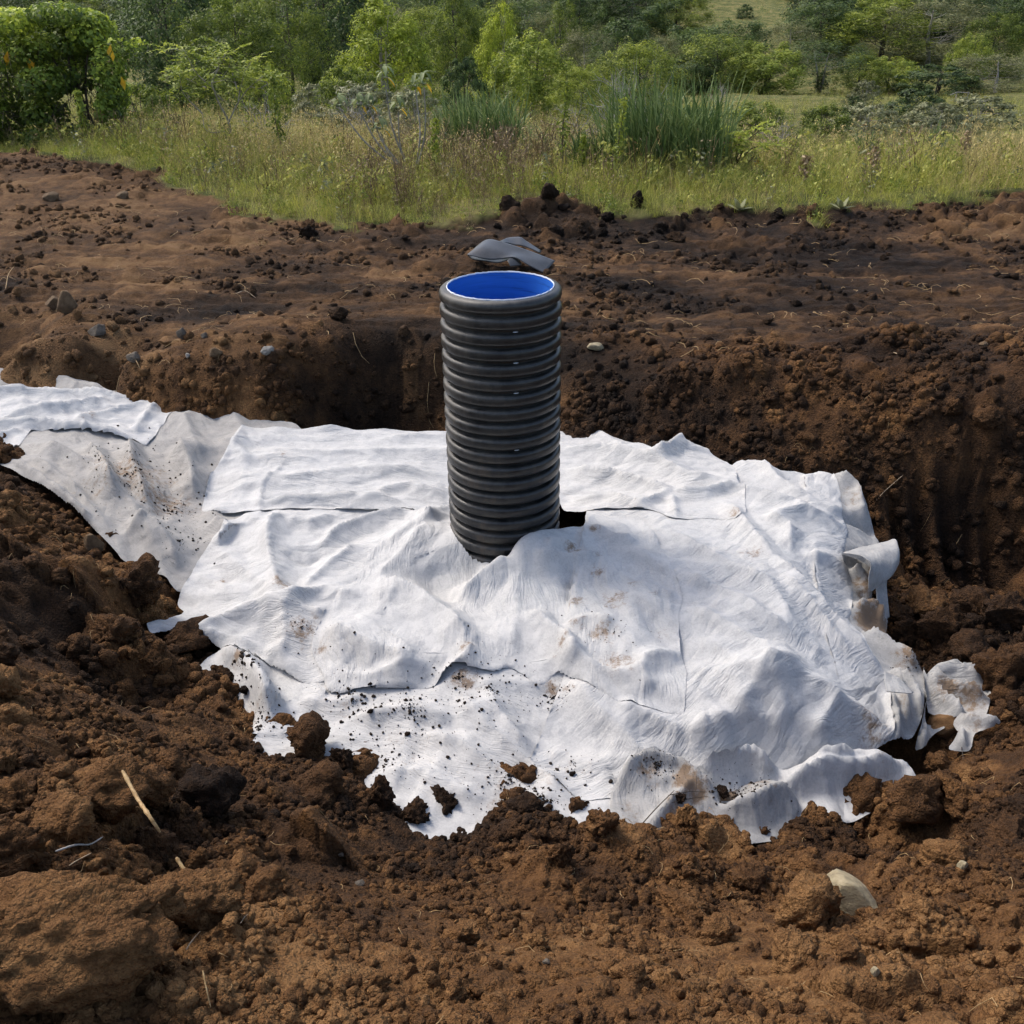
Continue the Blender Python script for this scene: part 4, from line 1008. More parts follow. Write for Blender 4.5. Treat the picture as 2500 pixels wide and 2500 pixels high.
# ---------------------------------------------------------------- clods, crumbs, stones, stalks
import bmesh
def ico(sub):
    bm = bmesh.new(); bmesh.ops.create_icosphere(bm, subdivisions=sub, radius=1.0)
    bm.verts.ensure_lookup_table()
    V = np.array([v.co[:] for v in bm.verts]); F = np.array([[v.index for v in f.verts] for f in bm.faces])
    bm.free(); return V, F
ICO = {k: ico(k) for k in (1, 2, 3, 4, 5)}

def lump_mesh(name, seed, sub=4, mat=None, rough=1.0, planes=5, stone=False):
    r_ = np.random.default_rng(seed)
    V, F = ICO[sub]; V = V.copy()
    s = seed * 3.7
    rad = 1 + .30 * gnoise3(V[:, 0] * 1.1 + s, V[:, 1] * 1.1, V[:, 2] * 1.1, seed) + .14 * gnoise3(V[:, 0] * 2.3 + s, V[:, 1] * 2.3, V[:, 2] * 2.3, seed + 1)
    V = V * rad[:, None]
    for _ in range(planes):                       # broken faces
        n = r_.normal(size=3); n /= np.linalg.norm(n); d = r_.uniform(.55, .85)
        e = V @ n - d; V = V - np.where(e > 0, e * .85, 0)[:, None] * n
    if not stone:
        nrm = V / np.linalg.norm(V, axis=1, keepdims=True)
        w1 = worley3(V[:, 0] * 3.2 + s, V[:, 1] * 3.2, V[:, 2] * 3.2, seed + 3); w2 = worley3(V[:, 0] * 7 + s, V[:, 1] * 7, V[:, 2] * 7, seed + 6)
        dsp = -.13 * w1 - .075 * w2 + .05 * gnoise3(V[:, 0] * 9 + s, V[:, 1] * 9, V[:, 2] * 9, seed + 9)
        if sub >= 4: dsp = dsp + .035 * gnoise3(V[:, 0] * 18 + s, V[:, 1] * 18, V[:, 2] * 18, seed + 10) - .03 * worley3(V[:, 0] * 14 + s, V[:, 1] * 14, V[:, 2] * 14, seed + 12)
        V = V + nrm * (dsp * rough)[:, None]
    else:
        nrm = V / np.linalg.norm(V, axis=1, keepdims=True)
        V = V + nrm * (.03 * gnoise3(V[:, 0] * 6 + s, V[:, 1] * 6, V[:, 2] * 6, seed + 9))[:, None]
    V = V / np.abs(V).max(0)
    return mesh_np(name, V, F, mat, smooth=not stone)

CLODS = [lump_mesh('clod', 40 + k, 4, M_CLOD, 1.7 + .3 * (k % 3), 4 + k % 4) for k in range(10)]
TONES = {'dark': -.22, 'mid': 0.0, 'dry': .20}

def depth_of(x, y, z): return y * CP + (CAM_Z - z) * SP

def put(name, me, px, py, wpx, asp=(1, 1, .8), sink=.3, rz=None, surf=None, tilt=.35, zoff=0.0):
    x, y, z = (surf or ground_hit)(px, py)
    s = wpx / FPX * depth_of(x, y, z) / 2
    o = link(name, me, None, (x, y, z + s * asp[2] * (1 - 2 * sink) + zoff), (random.uniform(-tilt, tilt), random.uniform(-tilt, tilt), random.uniform(0, 6.28) if rz is None else rz),
             (s * asp[0], s * asp[1], s * asp[2]))
    return o

def top_hit(px, py): return heap_hit(px, py, TOP)

BIG = lump_mesh('clod', 91, 5, M_CLOD, 1.3, 7); BIG2 = lump_mesh('clod', 92, 5, M_CLOD, 1.5, 6)
named_clods = [
 (BIG, 205, 2370, 580, (1.0, .70, .50), .02, .35, 'huge flat-topped soil block filling the lower left corner'),
 (BIG2, 480, 2255, 260, (1.0, .7, .55), .05, .2, 'overhanging soil slab just right of the huge lower left block'),
 ('mid', 265, 1965, 250, (1., .8, .55), .12, .5, 'broad layered clod left of the broken straw stalk'),
 ('dry', 372, 1985, 150, (.95, .8, 1.1), .1, .9, 'upright orange-brown clod behind the broken straw stalk'),
 ('dark', 515, 1985, 175, (1, .9, .85), .12, 1.4, 'near-black moist clod right of the broken straw stalk'),
 ('mid', 385, 2105, 130, (1, .9, .95), .1, 2.1, 'crumbly clod lying across the middle of the broken straw stalk'),
 ('dry', 40, 1985, 170, (1, .8, .8), .3, 2.8, 'rounded orange clod at the left edge of the picture'),
 ('mid', 40, 2115, 200, (1, .9, .9), .28, .1, 'rounded clod at the left edge just above the huge block'),
 ('mid', 640, 2185, 130, (1, .8, .7), .3, .7, 'clod above the shaded hollow in the left foreground'),
 ('dark', 455, 1585, 165, (1.1, .8, .62), .3, 1.1, 'dark flat clod under the left corner of the white fabric'),
 ('dark', 345, 1455, 140, (.9, .9, 1.0), .3, 1.9, 'dark clod between the grey fabric and the white fabric on the left'),
 ('mid', 280, 1560, 150, (1, .9, .8), .3, 2.6, 'brown clod left of the white fabric corner'),
 ('dark', 275, 1350, 80, (.9, .9, 1), .3, 3.1, 'small dark clod right of the tan stone on the left bank'),
 ('mid', 690, 1795, 95, (1, .9, .8), .2, 3.3, 'small brown clod resting on the stained fabric corner'),
 ('mid', 760, 1835, 130, (.9, .9, 1.05), .25, 1.7, 'tall jagged clod leaning on the front of the white fabric'),
 ('dark', 835, 1870, 85, (.8, .8, 1.0), .25, 2.7, 'dark knobbly clod right of the tall jagged one'),
 ('mid', 790, 1935, 150, (1, .9, .75), .3, 4.0, 'broad clod below the tall jagged one at the fabric edge'),
 ('mid', 930, 1955, 95, (.8, .8, 1.15), .28, .4, 'narrow upright clod at the front fabric edge'),
 ('mid', 1010, 2000, 110, (1, .9, .8), .3, 1.3, 'brown clod at the front edge between two upright ones'),
 ('mid', 1085, 1990, 125, (.9, .9, 1.0), .26, 2.2, 'large upright clod with a dark cleft at the front fabric edge'),
 ('dark', 1280, 1985, 100, (1.1, .8, .6), .25, 3.6, 'flat dark clod on the white fabric at the centre front edge'),
 ('mid', 1470, 2020, 90, (1, .9, .85), .28, .8, 'round clod left of the bunched stained fabric'),
 ('mid', 1850, 2045, 75, (.9, .8, .9), .3, 2.4, 'small clod in front of the bunched stained fabric'),
 ('mid', 2085, 1995, 180, (1, .9, .85), .22, 1.2, 'big rounded clod lying against the end of the rolled fabric strip'),
 ('dark', 2210, 1995, 190, (1, .8, .85), .25, .3, 'angular clod right of the big rounded one at the strip end'),
 ('mid', 2320, 1960, 150, (1, .9, .8), .3, 2.0, 'lumpy clod at the right of the angular clod'),
 ('dry', 1965, 2260, 210, (.95, .8, .9), .27, .2, 'large clod stuck against the pale rock in the right foreground'),
 ('dry', 1935, 2365, 165, (1, .8, .8), .3, 1.0, 'wedge clod just below the one stuck to the pale rock'),
 ('mid', 2070, 2330, 80, (1.1, .8, .6), .3, .6, 'small clod below the pale rock'),
 ('dry', 1660, 2235, 170, (1.1, .9, .6), .35, 2.2, 'broad rounded clod in the centre right foreground'),
 ('mid', 1750, 2290, 110, (1, .8, .7), .3, 4.4, 'clod with a dark hollow beside the broad rounded one'),
 ('mid', 1820, 2160, 110, (1, .9, .75), .3, 1.6, 'brown clod in the middle of the right foreground'),
 ('dry', 2430, 1675, 165, (.95, .85, 1.05), .25, .9, 'tall orange clod at the end of the puckered grey fabric'),
 ('mid', 2295, 1570, 130, (.95, .85, 1.05), .25, 2.6, 'tall brown clod above the puckered grey fabric'),
 ('mid', 2205, 1570, 100, (.9, .8, 1.1), .25, 3.4, 'brown clod beside the muddy knot of fabric'),
 ('mid', 2190, 1515, 90, (1, .9, .85), .25, .2, 'rounded clod below the hanging fabric tail'),
 ('dry', 2245, 1490, 110, (1, .9, .75), .25, 5.0, 'orange-brown clod right of the hanging fabric tail'),
 ('mid', 2370, 1500, 120, (1, .9, .8), .28, 1.9, 'clod at the foot of the toothed bank on the right'),
 ('mid', 2450, 1530, 130, (1, .9, .8), .3, 3.0, 'clod at the right edge below the toothed bank'),
 ('mid', 2370, 1600, 140, (1, .8, .7), .3, 4.1, 'flattish clod left of the tall orange one'),
 ('dry', 2320, 1015, 60, (1, .9, .9), .3, 1.1, 'smooth orange clod on the rim above the toothed bank'),
 ('mid', 2405, 1060, 85, (1, .8, .9), .3, 2.1, 'sharp-edged clod on the rim at the right'),
 ('mid', 1880, 985, 48, (1, .9, .8), .3, .4, 'small grassy sod on the slope behind the right fabric'),
 ('dark', 1340, 492, 58, (1, .8, .9), .3, .9, 'peaked dark clod on the soil ridge in front of the grass'),
 ('dark', 1553, 505, 44, (.8, .8, 1.15), .25, 2.0, 'small upright dark clod on the soil ridge right of the peaked one'),
 ('dark', 750, 580, 60, (1.1, .8, .7), .3, 1.2, 'dark clod on the flat ground left of the rubber sheet'),
 ('mid', 755, 565, 50, (1, .8, .9), .3, 2.2, 'brown clod standing behind the dark one left of the rubber sheet'),
 ('dark', 830, 780, 55, (1, .9, .8), .3, 3.2, 'dark clod on the rim left of the pipe'),
 ('mid', 660, 470, 40, (1, .8, .9), .3, .2, 'earthy root clump at the grass edge left of centre'),
 ('mid', 768, 480, 44, (1, .8, .9), .3, 1.4, 'dark sod at the grass edge in the centre'),
]
NAMED_XY = []
for mesh_, px, py, w, asp, sink, rz, lab in named_clods:
    me_ = mesh_ if not isinstance(mesh_, str) else random.choice(CLODS)
    o = put('soil_clod', me_, px, py, w, asp, sink, rz, tilt=.18)
    o['dust'] = float(gdust(o.location.x, o.location.y)[0])
    o['tone'] = float(np.clip(.8 * gtone(o.location.x, o.location.y)[0] + .08 + (TONES[mesh_] if isinstance(mesh_, str) else .05), 0, 1))
    tag(o, lab, 'clod')
    NAMED_XY.append((o.location.x, o.location.y, max(o.scale)))

def on_cloth(x, y):
    i = np.clip(((x - LX0) / LH).astype(int), 0, LNX - 1); j = np.clip(((y - LY0) / LH).astype(int), 0, LNY - 1)
    return (TOP[j, i] > HR[j, i] - .03) & (x > LX0) & (x < LX0 + LH * LNX) & (y > LY0) & (y < LY0 + LH * LNY) & (TOP[j, i] > gz(x, y) - .004)

def scatter(n, xr, yr, seed, dens=None):
    r_ = np.random.default_rng(seed)
    x = r_.uniform(*xr, n); y = r_.uniform(*yr, n)
    keep = np.abs(x) < .62 * y + 1.0
    keep &= ~on_cloth(x, y)
    if dens is not None: keep &= r_.uniform(size=n) < dens(x, y)
    return x[keep], y[keep]

# loose clods that nothing tells apart, zone by zone
zones = [('crumbly brown clod among many on the left bank', 'clods on the left bank', (-2.6, -1.0), (1.3, 4.2), 44, (.022, .095), 'mid'),
         ('crumbly brown clod among many in the soil slope at the front', 'clods in the front slope', (-1.0, 1.2), (1.25, 2.6), 50, (.014, .060), 'mid'),
         ('rough dark clod among many heaped right of the fabric', 'clods heaped at the right', (1.0, 2.6), (2.0, 4.3), 56, (.03, .095), 'dark'),
         ('dark clod among many along the soil ridge before the grass', 'clods along the soil ridge', (-.5, 6.0), (9.0, 10.8), 44, (.04, .12), 'dark'),
         ('small brown clod among many on the tracked ground behind the pit', 'clods on the tracked ground', (-4.5, 4.5), (5.6, 9.2), 40, (.02, .055), 'mid')]
for lab, grp, xr, yr, n, (s0, s1), tn in zones:
    x, y = scatter(n * 6, xr, yr, len(lab), lambda x, y: (turf_mask(x, y) < .3) * 1.0)
    x, y = x[:n], y[:n]
    z = gz(x, y)
    for k in range(len(x)):
        s = s0 + (s1 - s0) * random.random() ** 2.6
        tt = random.choice((tn, tn, 'mid', 'dark', 'dry'))
        a = (random.uniform(.85, 1.2), random.uniform(.75, 1.0), random.uniform(.6, .95))
        o = link('soil_clod', random.choice(CLODS), None, (x[k], y[k], z[k] + s * a[2] * .35), (random.uniform(-.5, .5), random.uniform(-.5, .5), random.uniform(0, 6.28)), (s * a[0], s * a[1], s * a[2]))
        o['dust'] = float(gdust(x[k], y[k])[0])
        o['tone'] = float(np.clip(gtone(x[k], y[k])[0] + TONES[tt] * .8, 0, 1))
        tag(o, lab, 'clod', grp)

# ---- instanced stuff (crumbs, specks, grass): one point mesh + Geometry Nodes
def instance_stuff(name, protos, x, y, z, scale, rot, idx, label, tone=None):
    dust = gdust(x, y)
    pm = bpy.data.meshes.new(name)
    n = len(x)
    pm.vertices.add(n); pm.vertices.foreach_set('co', np.stack([x, y, z], -1).astype(np.float32).ravel())
    a = pm.attributes.new('size', 'FLOAT_VECTOR', 'POINT'); a.data.foreach_set('vector', np.asarray(scale, np.float32).ravel())
    a = pm.attributes.new('turn', 'FLOAT_VECTOR', 'POINT'); a.data.foreach_set('vector', np.asarray(rot, np.float32).ravel())
    a = pm.attributes.new('pick', 'INT', 'POINT'); a.data.foreach_set('value', np.asarray(idx, np.int32))
    if tone is not None:
        a = pm.attributes.new('tone', 'FLOAT', 'POINT'); a.data.foreach_set('value', np.asarray(tone, np.float32))
        a = pm.attributes.new('dust', 'FLOAT', 'POINT'); a.data.foreach_set('value', np.asarray(dust, np.float32))
    coll = bpy.data.collections.new(name + '_shapes')
    for k, me_ in enumerate(protos):
        coll.objects.link(bpy.data.objects.new('%s_shape_%02d' % (name, k), me_))
    o = link(name, pm)
    ng = bpy.data.node_groups.new(name + '_scatter', 'GeometryNodeTree')
    ng.interface.new_socket('Geometry', in_out='INPUT', socket_type='NodeSocketGeometry')
    ng.interface.new_socket('Geometry', in_out='OUTPUT', socket_type='NodeSocketGeometry')
    gi = ng.nodes.new('NodeGroupInput'); go = ng.nodes.new('NodeGroupOutput')
    ip = ng.nodes.new('GeometryNodeInstanceOnPoints'); ci = ng.nodes.new('GeometryNodeCollectionInfo')
    ci.inputs[0].default_value = coll
    ci.inputs['Separate Children'].default_value = True; ci.inputs['Reset Children'].default_value = True
    def at(nm, typ):
        q = ng.nodes.new('GeometryNodeInputNamedAttribute'); q.data_type = typ; q.inputs[0].default_value = nm
        return q.outputs[0]
    L = ng.links.new
    L(gi.outputs[0], ip.inputs['Points']); L(ci.outputs[0], ip.inputs['Instance'])
    ip.inputs['Pick Instance'].default_value = True
    L(at('pick', 'INT'), ip.inputs['Instance Index']); L(at('turn', 'FLOAT_VECTOR'), ip.inputs['Rotation']); L(at('size', 'FLOAT_VECTOR'), ip.inputs['Scale'])
    L(ip.outputs[0], go.inputs[0])
    md = o.modifiers.new('scatter', 'NODES'); md.node_group = ng
    tag(o, label, None, None, 'stuff')
    return o

CRUMBS = [lump_mesh('crumb', 140 + k, 2, M_CLOD, 1.7, 3) for k in range(8)]
def crumb_field(name, n, xr, yr, s0, s1, seed, label, pw=3.2, dens=None):
    x, y = scatter(n, xr, yr, seed, dens)
    r_ = np.random.default_rng(seed + 1); n = len(x)
    s = s0 + (s1 - s0) * r_.uniform(size=n) ** (pw + 1)
    z = gz(x, y) + s * r_.uniform(-.35, .35, n)
    tn = np.clip(gtone(x, y) + r_.normal(size=n) * .09, 0, 1)
    sc = s[:, None] * r_.uniform(.7, 1.15, (n, 3))
    return instance_stuff(name, CRUMBS, x, y, z, sc, r_.uniform(0, 6.28, (n, 3)), r_.integers(0, 8, n), label, tn)
pd = lambda x, y: .10 + .90 * sstep(-.15, .25, fbm(x * 2.3, y * 2.3, 3, 301))
crumb_field('soil_crumbs', 110000, (-2.4, 2.6), (1.0, 3.0), .0022, .024, 401, 'fine crumbs of brown soil covering the front slope', 3.0, pd)
crumb_field('soil_crumbs', 60000, (-3.4, 3.4), (3.0, 5.8), .004, .040, 402, 'coarse crumbs of soil around the sides of the pit', 3.2, pd)
crumb_field('soil_crumbs', 46000, (-7.5, 7.0), (5.7, 13.0), .006, .045, 403, 'scattered crumbs of soil on the ground behind the pit', 3.6, lambda x, y: (.06 + .94 * sstep(-.1, .4, fbm(x * .8, y * 1.6, 3, 302))) * (1 - turf_mask(x, y)))

def slope(x, y): return np.abs(gz(x, y + .02) - gz(x, y - .02)) / .04
crumb_field('soil_crumbs', 60000, (-3.6, 3.6), (3.9, 6.4), .005, .034, 404, 'crumbs of soil clinging to the walls of the pit', 3.0, lambda x, y: np.clip((slope(x, y) - .35) * .6, 0, 1) * np.where(x < .2, .2, np.where(x > 1.7, .25, .8)))

# soil specks on the fabric
m, nt, b, out = new_mat('dark_soil_speck'); b.inputs['Base Color'].default_value = (.022, .015, .010, 1); b.inputs['Roughness'].default_value = .95
SPECK = [lump_mesh('speck', 170 + k, 2, m, 1.2, 3) for k in range(4)]
r_ = np.random.default_rng(55)
sx_, sy_, ss_ = [], [], []
for px, py, rad, cnt, big in [(330, 1180, 140, 260, .006), (420, 1250, 90, 160, .006), (250, 1150, 120, 90, .005), (440, 1330, 60, 70, .005), (1000, 1750, 180, 300, .006), (1200, 1700, 120, 180, .005), (860, 1720, 90, 130, .007), (1250, 1920, 140, 260, .005), (1350, 1700, 45, 90, .006),
                              (560, 1690, 80, 200, .007), (640, 1760, 60, 130, .006), (740, 1545, 70, 60, .003), (1400, 1870, 40, 30, .008), (1600, 1910, 60, 200, .0035), (1800, 1945, 70, 260, .004), (1330, 1980, 90, 140, .006), (1500, 1550, 160, 60, .002), (1120, 1660, 60, 90, .004), (2230, 1640, 50, 80, .004), (940, 1870, 110, 120, .005), (600, 1660, 40, 60, .01)]:
    for _ in range(cnt):
        a = r_.uniform(0, 6.28); d = rad * abs(r_.normal()) * .7
        x, y, z = heap_hit(px + d * math.cos(a), py + d * math.sin(a) * .7)
        sx_.append(x); sy_.append(y); ss_.append(.0014 + big * r_.uniform() ** 4.5)
sx_, sy_, ss_ = map(np.array, (sx_, sy_, ss_))
k = on_cloth(sx_, sy_); sx_, sy_, ss_ = sx_[k], sy_[k], ss_[k]; n = len(sx_)
instance_stuff('soil_specks', SPECK, sx_, sy_, raster(TOP, sx_, sy_) + ss_ * .4, ss_[:, None] * r_.uniform(.7, 1.3, (n, 3)), r_.uniform(0, 6.28, (n, 3)), r_.integers(0, 4, n), 'dark specks of soil spattered over the white fabric')
# a few bits big enough to pick out
for px, py, w, lab in [(905, 1675, 16, 'dark soil bit on the hem of the centre sheet'), (903, 1740, 20, 'largest dark soil lump lying on the speckled front sheet'), (995, 1795, 16, 'brown soil lump low on the speckled front sheet'), (1397, 1892, 18, 'dark soil lump on the fabric left of the bunched piece'),
                       (560, 1660, 40, 'dark clod lying in the folds of the stained fabric corner'), (600, 1690, 34, 'elongated dark clod in the folds of the stained fabric corner'), (1660, 1955, 40, 'brown mud lump in the middle of the bunched stained fabric'), (1762, 1940, 44, 'dark mud in the hollow of the bunched stained fabric')]:
    o = put('soil_clod', random.choice(CLODS), px, py, w, (1, .8, .7), .25, surf=top_hit); o['tone'] = .12; tag(o, lab, 'clod')

# ---------------------------------------------------------------- stones
def stone_mat(name, c1, c2, c3):
    m, nt, b, out = new_mat(name)
    tc = N(nt, 'ShaderNodeTexCoord')
    n1 = N(nt, 'ShaderNodeTexNoise', Scale=2.2, Detail=8.0, Roughness=.7); lk(nt, tc.outputs['Object'], n1.inputs['Vector'])
    rc = ramp(nt, n1.outputs[0], [(.3, c1), (.5, c2), (.72, c3)]); lk(nt, rc.outputs[0], b.inputs['Base Color']); b.inputs['Roughness'].default_value = .85
    n2 = N(nt, 'ShaderNodeTexNoise', Scale=14.0, Detail=6.0, Roughness=.7); lk(nt, tc.outputs['Object'], n2.inputs['Vector'])
    bp = N(nt, 'ShaderNodeBump', Strength=.6, Distance=.15); lk(nt, n2.outputs[0], bp.inputs['Height']); lk(nt, bp.outputs[0], b.inputs['Normal'])
    return m
MS_PALE = stone_mat('pale_stone', (.20, .17, .12), (.42, .35, .22), (.55, .47, .32))
MS_TAN = stone_mat('tan_stone', (.09, .06, .035), (.17, .11, .06), (.26, .18, .10))
MS_GREY = stone_mat('grey_stone', (.085, .07, .054), (.155, .13, .102), (.25, .215, .172))
MS_WHITE = stone_mat('white_stone', (.22, .20, .175), (.36, .335, .295), (.48, .45, .40))
MS_OCH = stone_mat('ochre_stone', (.12, .06, .025), (.22, .115, .045), (.32, .18, .08))
ST = {}
def stone(px, py, w, mat, lab, asp=(1, .8, .7), sink=.2, rz=0.3, tilt=.15, surf=None):
    key = (mat.name, random.randint(0, 2))
    if key not in ST: ST[key] = lump_mesh('stone', 300 + len(ST), 4, mat, planes=9, stone=True)
    o = put('stone', ST[key], px, py, w, asp, sink, rz, surf, tilt)
    return tag(o, lab, 'stone')
stone(2062, 2225, 185, MS_PALE, 'pale yellowish rock with dark underside in the right foreground', (1, .62, .62), .10, -.5)
stone(232, 1352, 62, MS_TAN, 'tan stone on the left bank below the grey fabric', (.8, .7, 1.0), .12, .6)
stone(168, 765, 58, MS_TAN, 'large tan boulder on the flat ground at the left', (.9, .8, 1.05), .12, .2)
stone(132, 755, 42, MS_TAN, 'smaller brown boulder leaning on the left side of the tan boulder', (.9, .8, .9), .2, 1.0)
stone(43, 728, 24, MS_OCH, 'small orange stone at the far left of the flat ground', (.9, .8, 1), .15)
stone(240, 815, 50, MS_GREY, 'rounded grey-brown stone half buried near the left rim', (1, .8, .7), .35)
stone(448, 828, 34, MS_GREY, 'grey disc-like stone near the rim left of the pipe', (.95, .5, 1.0), .2, 0)
stone(413, 838, 48, MS_OCH, 'flat orange stone beside the grey disc-like one', (1, .8, .5), .25)
stone(527, 872, 36, MS_TAN, 'tan pebble on the left rim', (1, .8, .7), .2)
stone(655, 872, 36, MS_WHITE, 'white rough pebble on the rim left of the pipe', (1, .8, .75), .2)
stone(1453, 858, 42, MS_PALE, 'pale flat stone on the slope right of the pipe', (1, .7, .6), .25)
stone(285, 780, 26, MS_TAN, 'small tan stone right of the tan boulder', (1, .8, .8), .25)
stone(192, 782, 30, MS_OCH, 'rust-coloured flake below the tan boulder', (.8, .5, 1), .2)
stone(460, 877, 14, MS_WHITE, 'tiny white pebble on the left rim', (.8, .8, 1), .2)
stone(500, 826, 20, MS_GREY, 'small pale pebble near the rim left of the pipe', (.9, .8, .9), .2)
stone(125, 490, 40, MS_TAN, 'tan stone in the bank at the upper left', (1, .7, .7), .25)
stone(300, 483, 30, MS_TAN, 'brown stone in the bank right of the upper left one', (1, .8, .8), .25)
stone(2350, 2125, 40, MS_PALE, 'upright pale pebble at the right of the front slope', (.8, .7, 1.0), .2)
stone(2135, 2385, 32, MS_PALE, 'jagged pale pebble in the right foreground', (.8, .7, 1.1), .2)
stone(2300, 1790, 110, MS_OCH, 'smooth brown stone between two torn fabric strips at the right', (1.05, .7, .75), .25, .1)
stone(2302, 2120, 14, MS_OCH, 'tiny tan pebble left of the upright pale one', (.9, .8, .9), .2)
stone(835, 2090, 18, MS_GREY, 'tiny grey pebble in the centre left foreground', (1, .8, .7), .2)
stone(880, 2160, 26, MS_GREY, 'dark smooth pebble in the centre foreground', (1, .8, .6), .25)
stone(1335, 2350, 24, MS_GREY, 'grey pebble in the bottom centre foreground', (1, .8, .6), .25)
stone(2400, 845, 22, MS_TAN, 'small brown stone on the tracked ground at the right', (1, .8, .7), .25)
stone(330, 880, 40, MS_GREY, 'dark lump stone on the left rim', (1, .8, .8), .3)

# ---------------------------------------------------------------- stalks, roots, straw
def straw_mat(name, c1, c2, sc=60):
    m, nt, b, out = new_mat(name)
    g = N(nt, 'ShaderNodeNewGeometry'); n1 = N(nt, 'ShaderNodeTexNoise', Scale=sc, Detail=5.0, Roughness=.7); lk(nt, g.outputs['Position'], n1.inputs['Vector'])
    rc = ramp(nt, n1.outputs[0], [(.35, c1), (.65, c2)]); lk(nt, rc.outputs[0], b.inputs['Base Color']); b.inputs['Roughness'].default_value = .7
    return m
M_STRAW = straw_mat('dry_stalk', (.22, .13, .05), (.46, .32, .16)); M_ROOT = straw_mat('pale_root', (.20, .14, .09), (.40, .31, .21)); M_GTWIG = straw_mat('grey_twig', (.24, .22, .20), (.42, .40, .37)); M_DTWIG = straw_mat('dark_twig', (.03, .022, .016), (.08, .06, .045))

def stalk(name, pts, r0, mat, lab, cat='stalk', lift=.012, surf=None, nodes=(), pull=1.0):
    P = []
    for q in pts:
        x, y, z = (surf or ground_hit)(q[0], q[1]); P.append((x * pull, y * pull, CAM_Z + (z - CAM_Z) * pull + (0 if pull < 1 else (q[2] if len(q) > 2 else lift))))
    P = cr(np.array(P), 6)
    rad = np.linspace(r0, r0 * .7, len(P)) * (1 + .08 * np.random.default_rng(len(lab)).normal(size=len(P)))
    for t in nodes:
        k_ = int(t * (len(P) - 1)); rad[k_] *= 1.5
    rad[0] *= .6; rad[-1] *= .5
    o = link(name, mesh_np(name, *tubes([(P, rad)], 7), mat)); return tag(o, lab, cat)
stalk('straw_stalk', [(300, 1885, .10), (335, 1950, .085), (365, 2000, .075), (392, 2036, .07)], .0055, M_STRAW, 'thick dry straw stalk slanting over the left foreground clods', nodes=(.62,), pull=.86)
stalk('straw_stalk', [(432, 2100, .02), (450, 2125, .016), (472, 2152, .012)], .0055, M_STRAW, 'broken lower end of the straw stalk below the crumbly clod', pull=.92)
stalk('twig', [(140, 2094, .02), (190, 2086, .022), (225, 2080, .02), (257, 2067, .03)], .0028, M_GTWIG, 'short grey twig on the soil in the left foreground')
stalk('root', [(142, 2180), (155, 2150, .02), (185, 2125, .02), (230, 2105, .03)], .0018, M_ROOT, 'thin curved pale root right of the left edge clods')
stalk('root', [(380, 2160), (390, 2172, .02), (403, 2180)], .0022, M_ROOT, 'short pale root above the overhanging slab')
stalk('root', [(464, 2360, .05), (480, 2345, .06), (502, 2331, .07)], .0016, M_ROOT, 'pale rootlet at the right end of the huge lower left block')
stalk('straw_stalk', [(504, 2408, .04), (510, 2440, .03), (517, 2470)], .0018, M_STRAW, 'thin upright straw below the huge lower left block')
stalk('root', [(65, 2070), (70, 2058, .02), (80, 2050, .03)], .0022, M_ROOT, 'short pale root at the left edge between two clods')
stalk('root', [(590, 2272, .02), (605, 2258, .03), (620, 2252, .03)], .0013, M_ROOT, 'fine pale rootlet right of the overhanging slab')
stalk('root', [(2138, 1228), (2160, 1210, .03), (2200, 1180, .03)], .002, M_ROOT, 'thin pale root hanging on the toothed bank')
stalk('root', [(2330, 1345, .02), (2345, 1320, .03)], .002, M_STRAW, 'short straw at the foot of the toothed bank')
stalk('root', [(2355, 1388), (2380, 1400, .02)], .003, M_ROOT, 'small root piece between the clods at the right')
stalk('twig', [(2325, 1760, .06), (2335, 1810, .05), (2350, 1860, .01)], .002, M_DTWIG, 'thin dark stem standing in front of the buried brown stone')
stalk('twig', [(1560, 2030, .02), (1600, 1985, .02), (1645, 1945, .03)], .0022, M_DTWIG, 'dark twig lying on the bunched stained fabric', surf=top_hit)
stalk('twig', [(1630, 1952, .02), (1680, 1948, .03), (1725, 1945, .02)], .0016, M_DTWIG, 'upper fine dark twig across the brown mud', surf=top_hit)
stalk('twig', [(1640, 1970, .02), (1690, 1964, .03), (1728, 1955, .02)], .0016, M_DTWIG, 'lower fine dark twig across the brown mud', surf=top_hit)
stalk('twig', [(1750, 1935, .01), (1795, 1945, .02)], .0014, M_DTWIG, 'short dark twig in the hollow of the bunched fabric', surf=top_hit)
stalk('root', [(318, 868, .02), (335, 895, .03), (350, 925, .02)], .003, M_STRAW, 'dry stalk hanging over the left rim')
stalk('root', [(15, 718, .02), (25, 690, .06), (40, 676, .08)], .003, M_STRAW, 'curved dry stem behind the small orange stone')
stalk('root', [(575, 726), (600, 722, .03), (625, 735)], .003, M_ROOT, 'pale twig on the dark patch of flat ground')
stalk('root', [(2180, 440 + 430), (2200, 872), (2215, 868)], .003, M_ROOT, 'pale straw on the tracked ground right of the pipe')

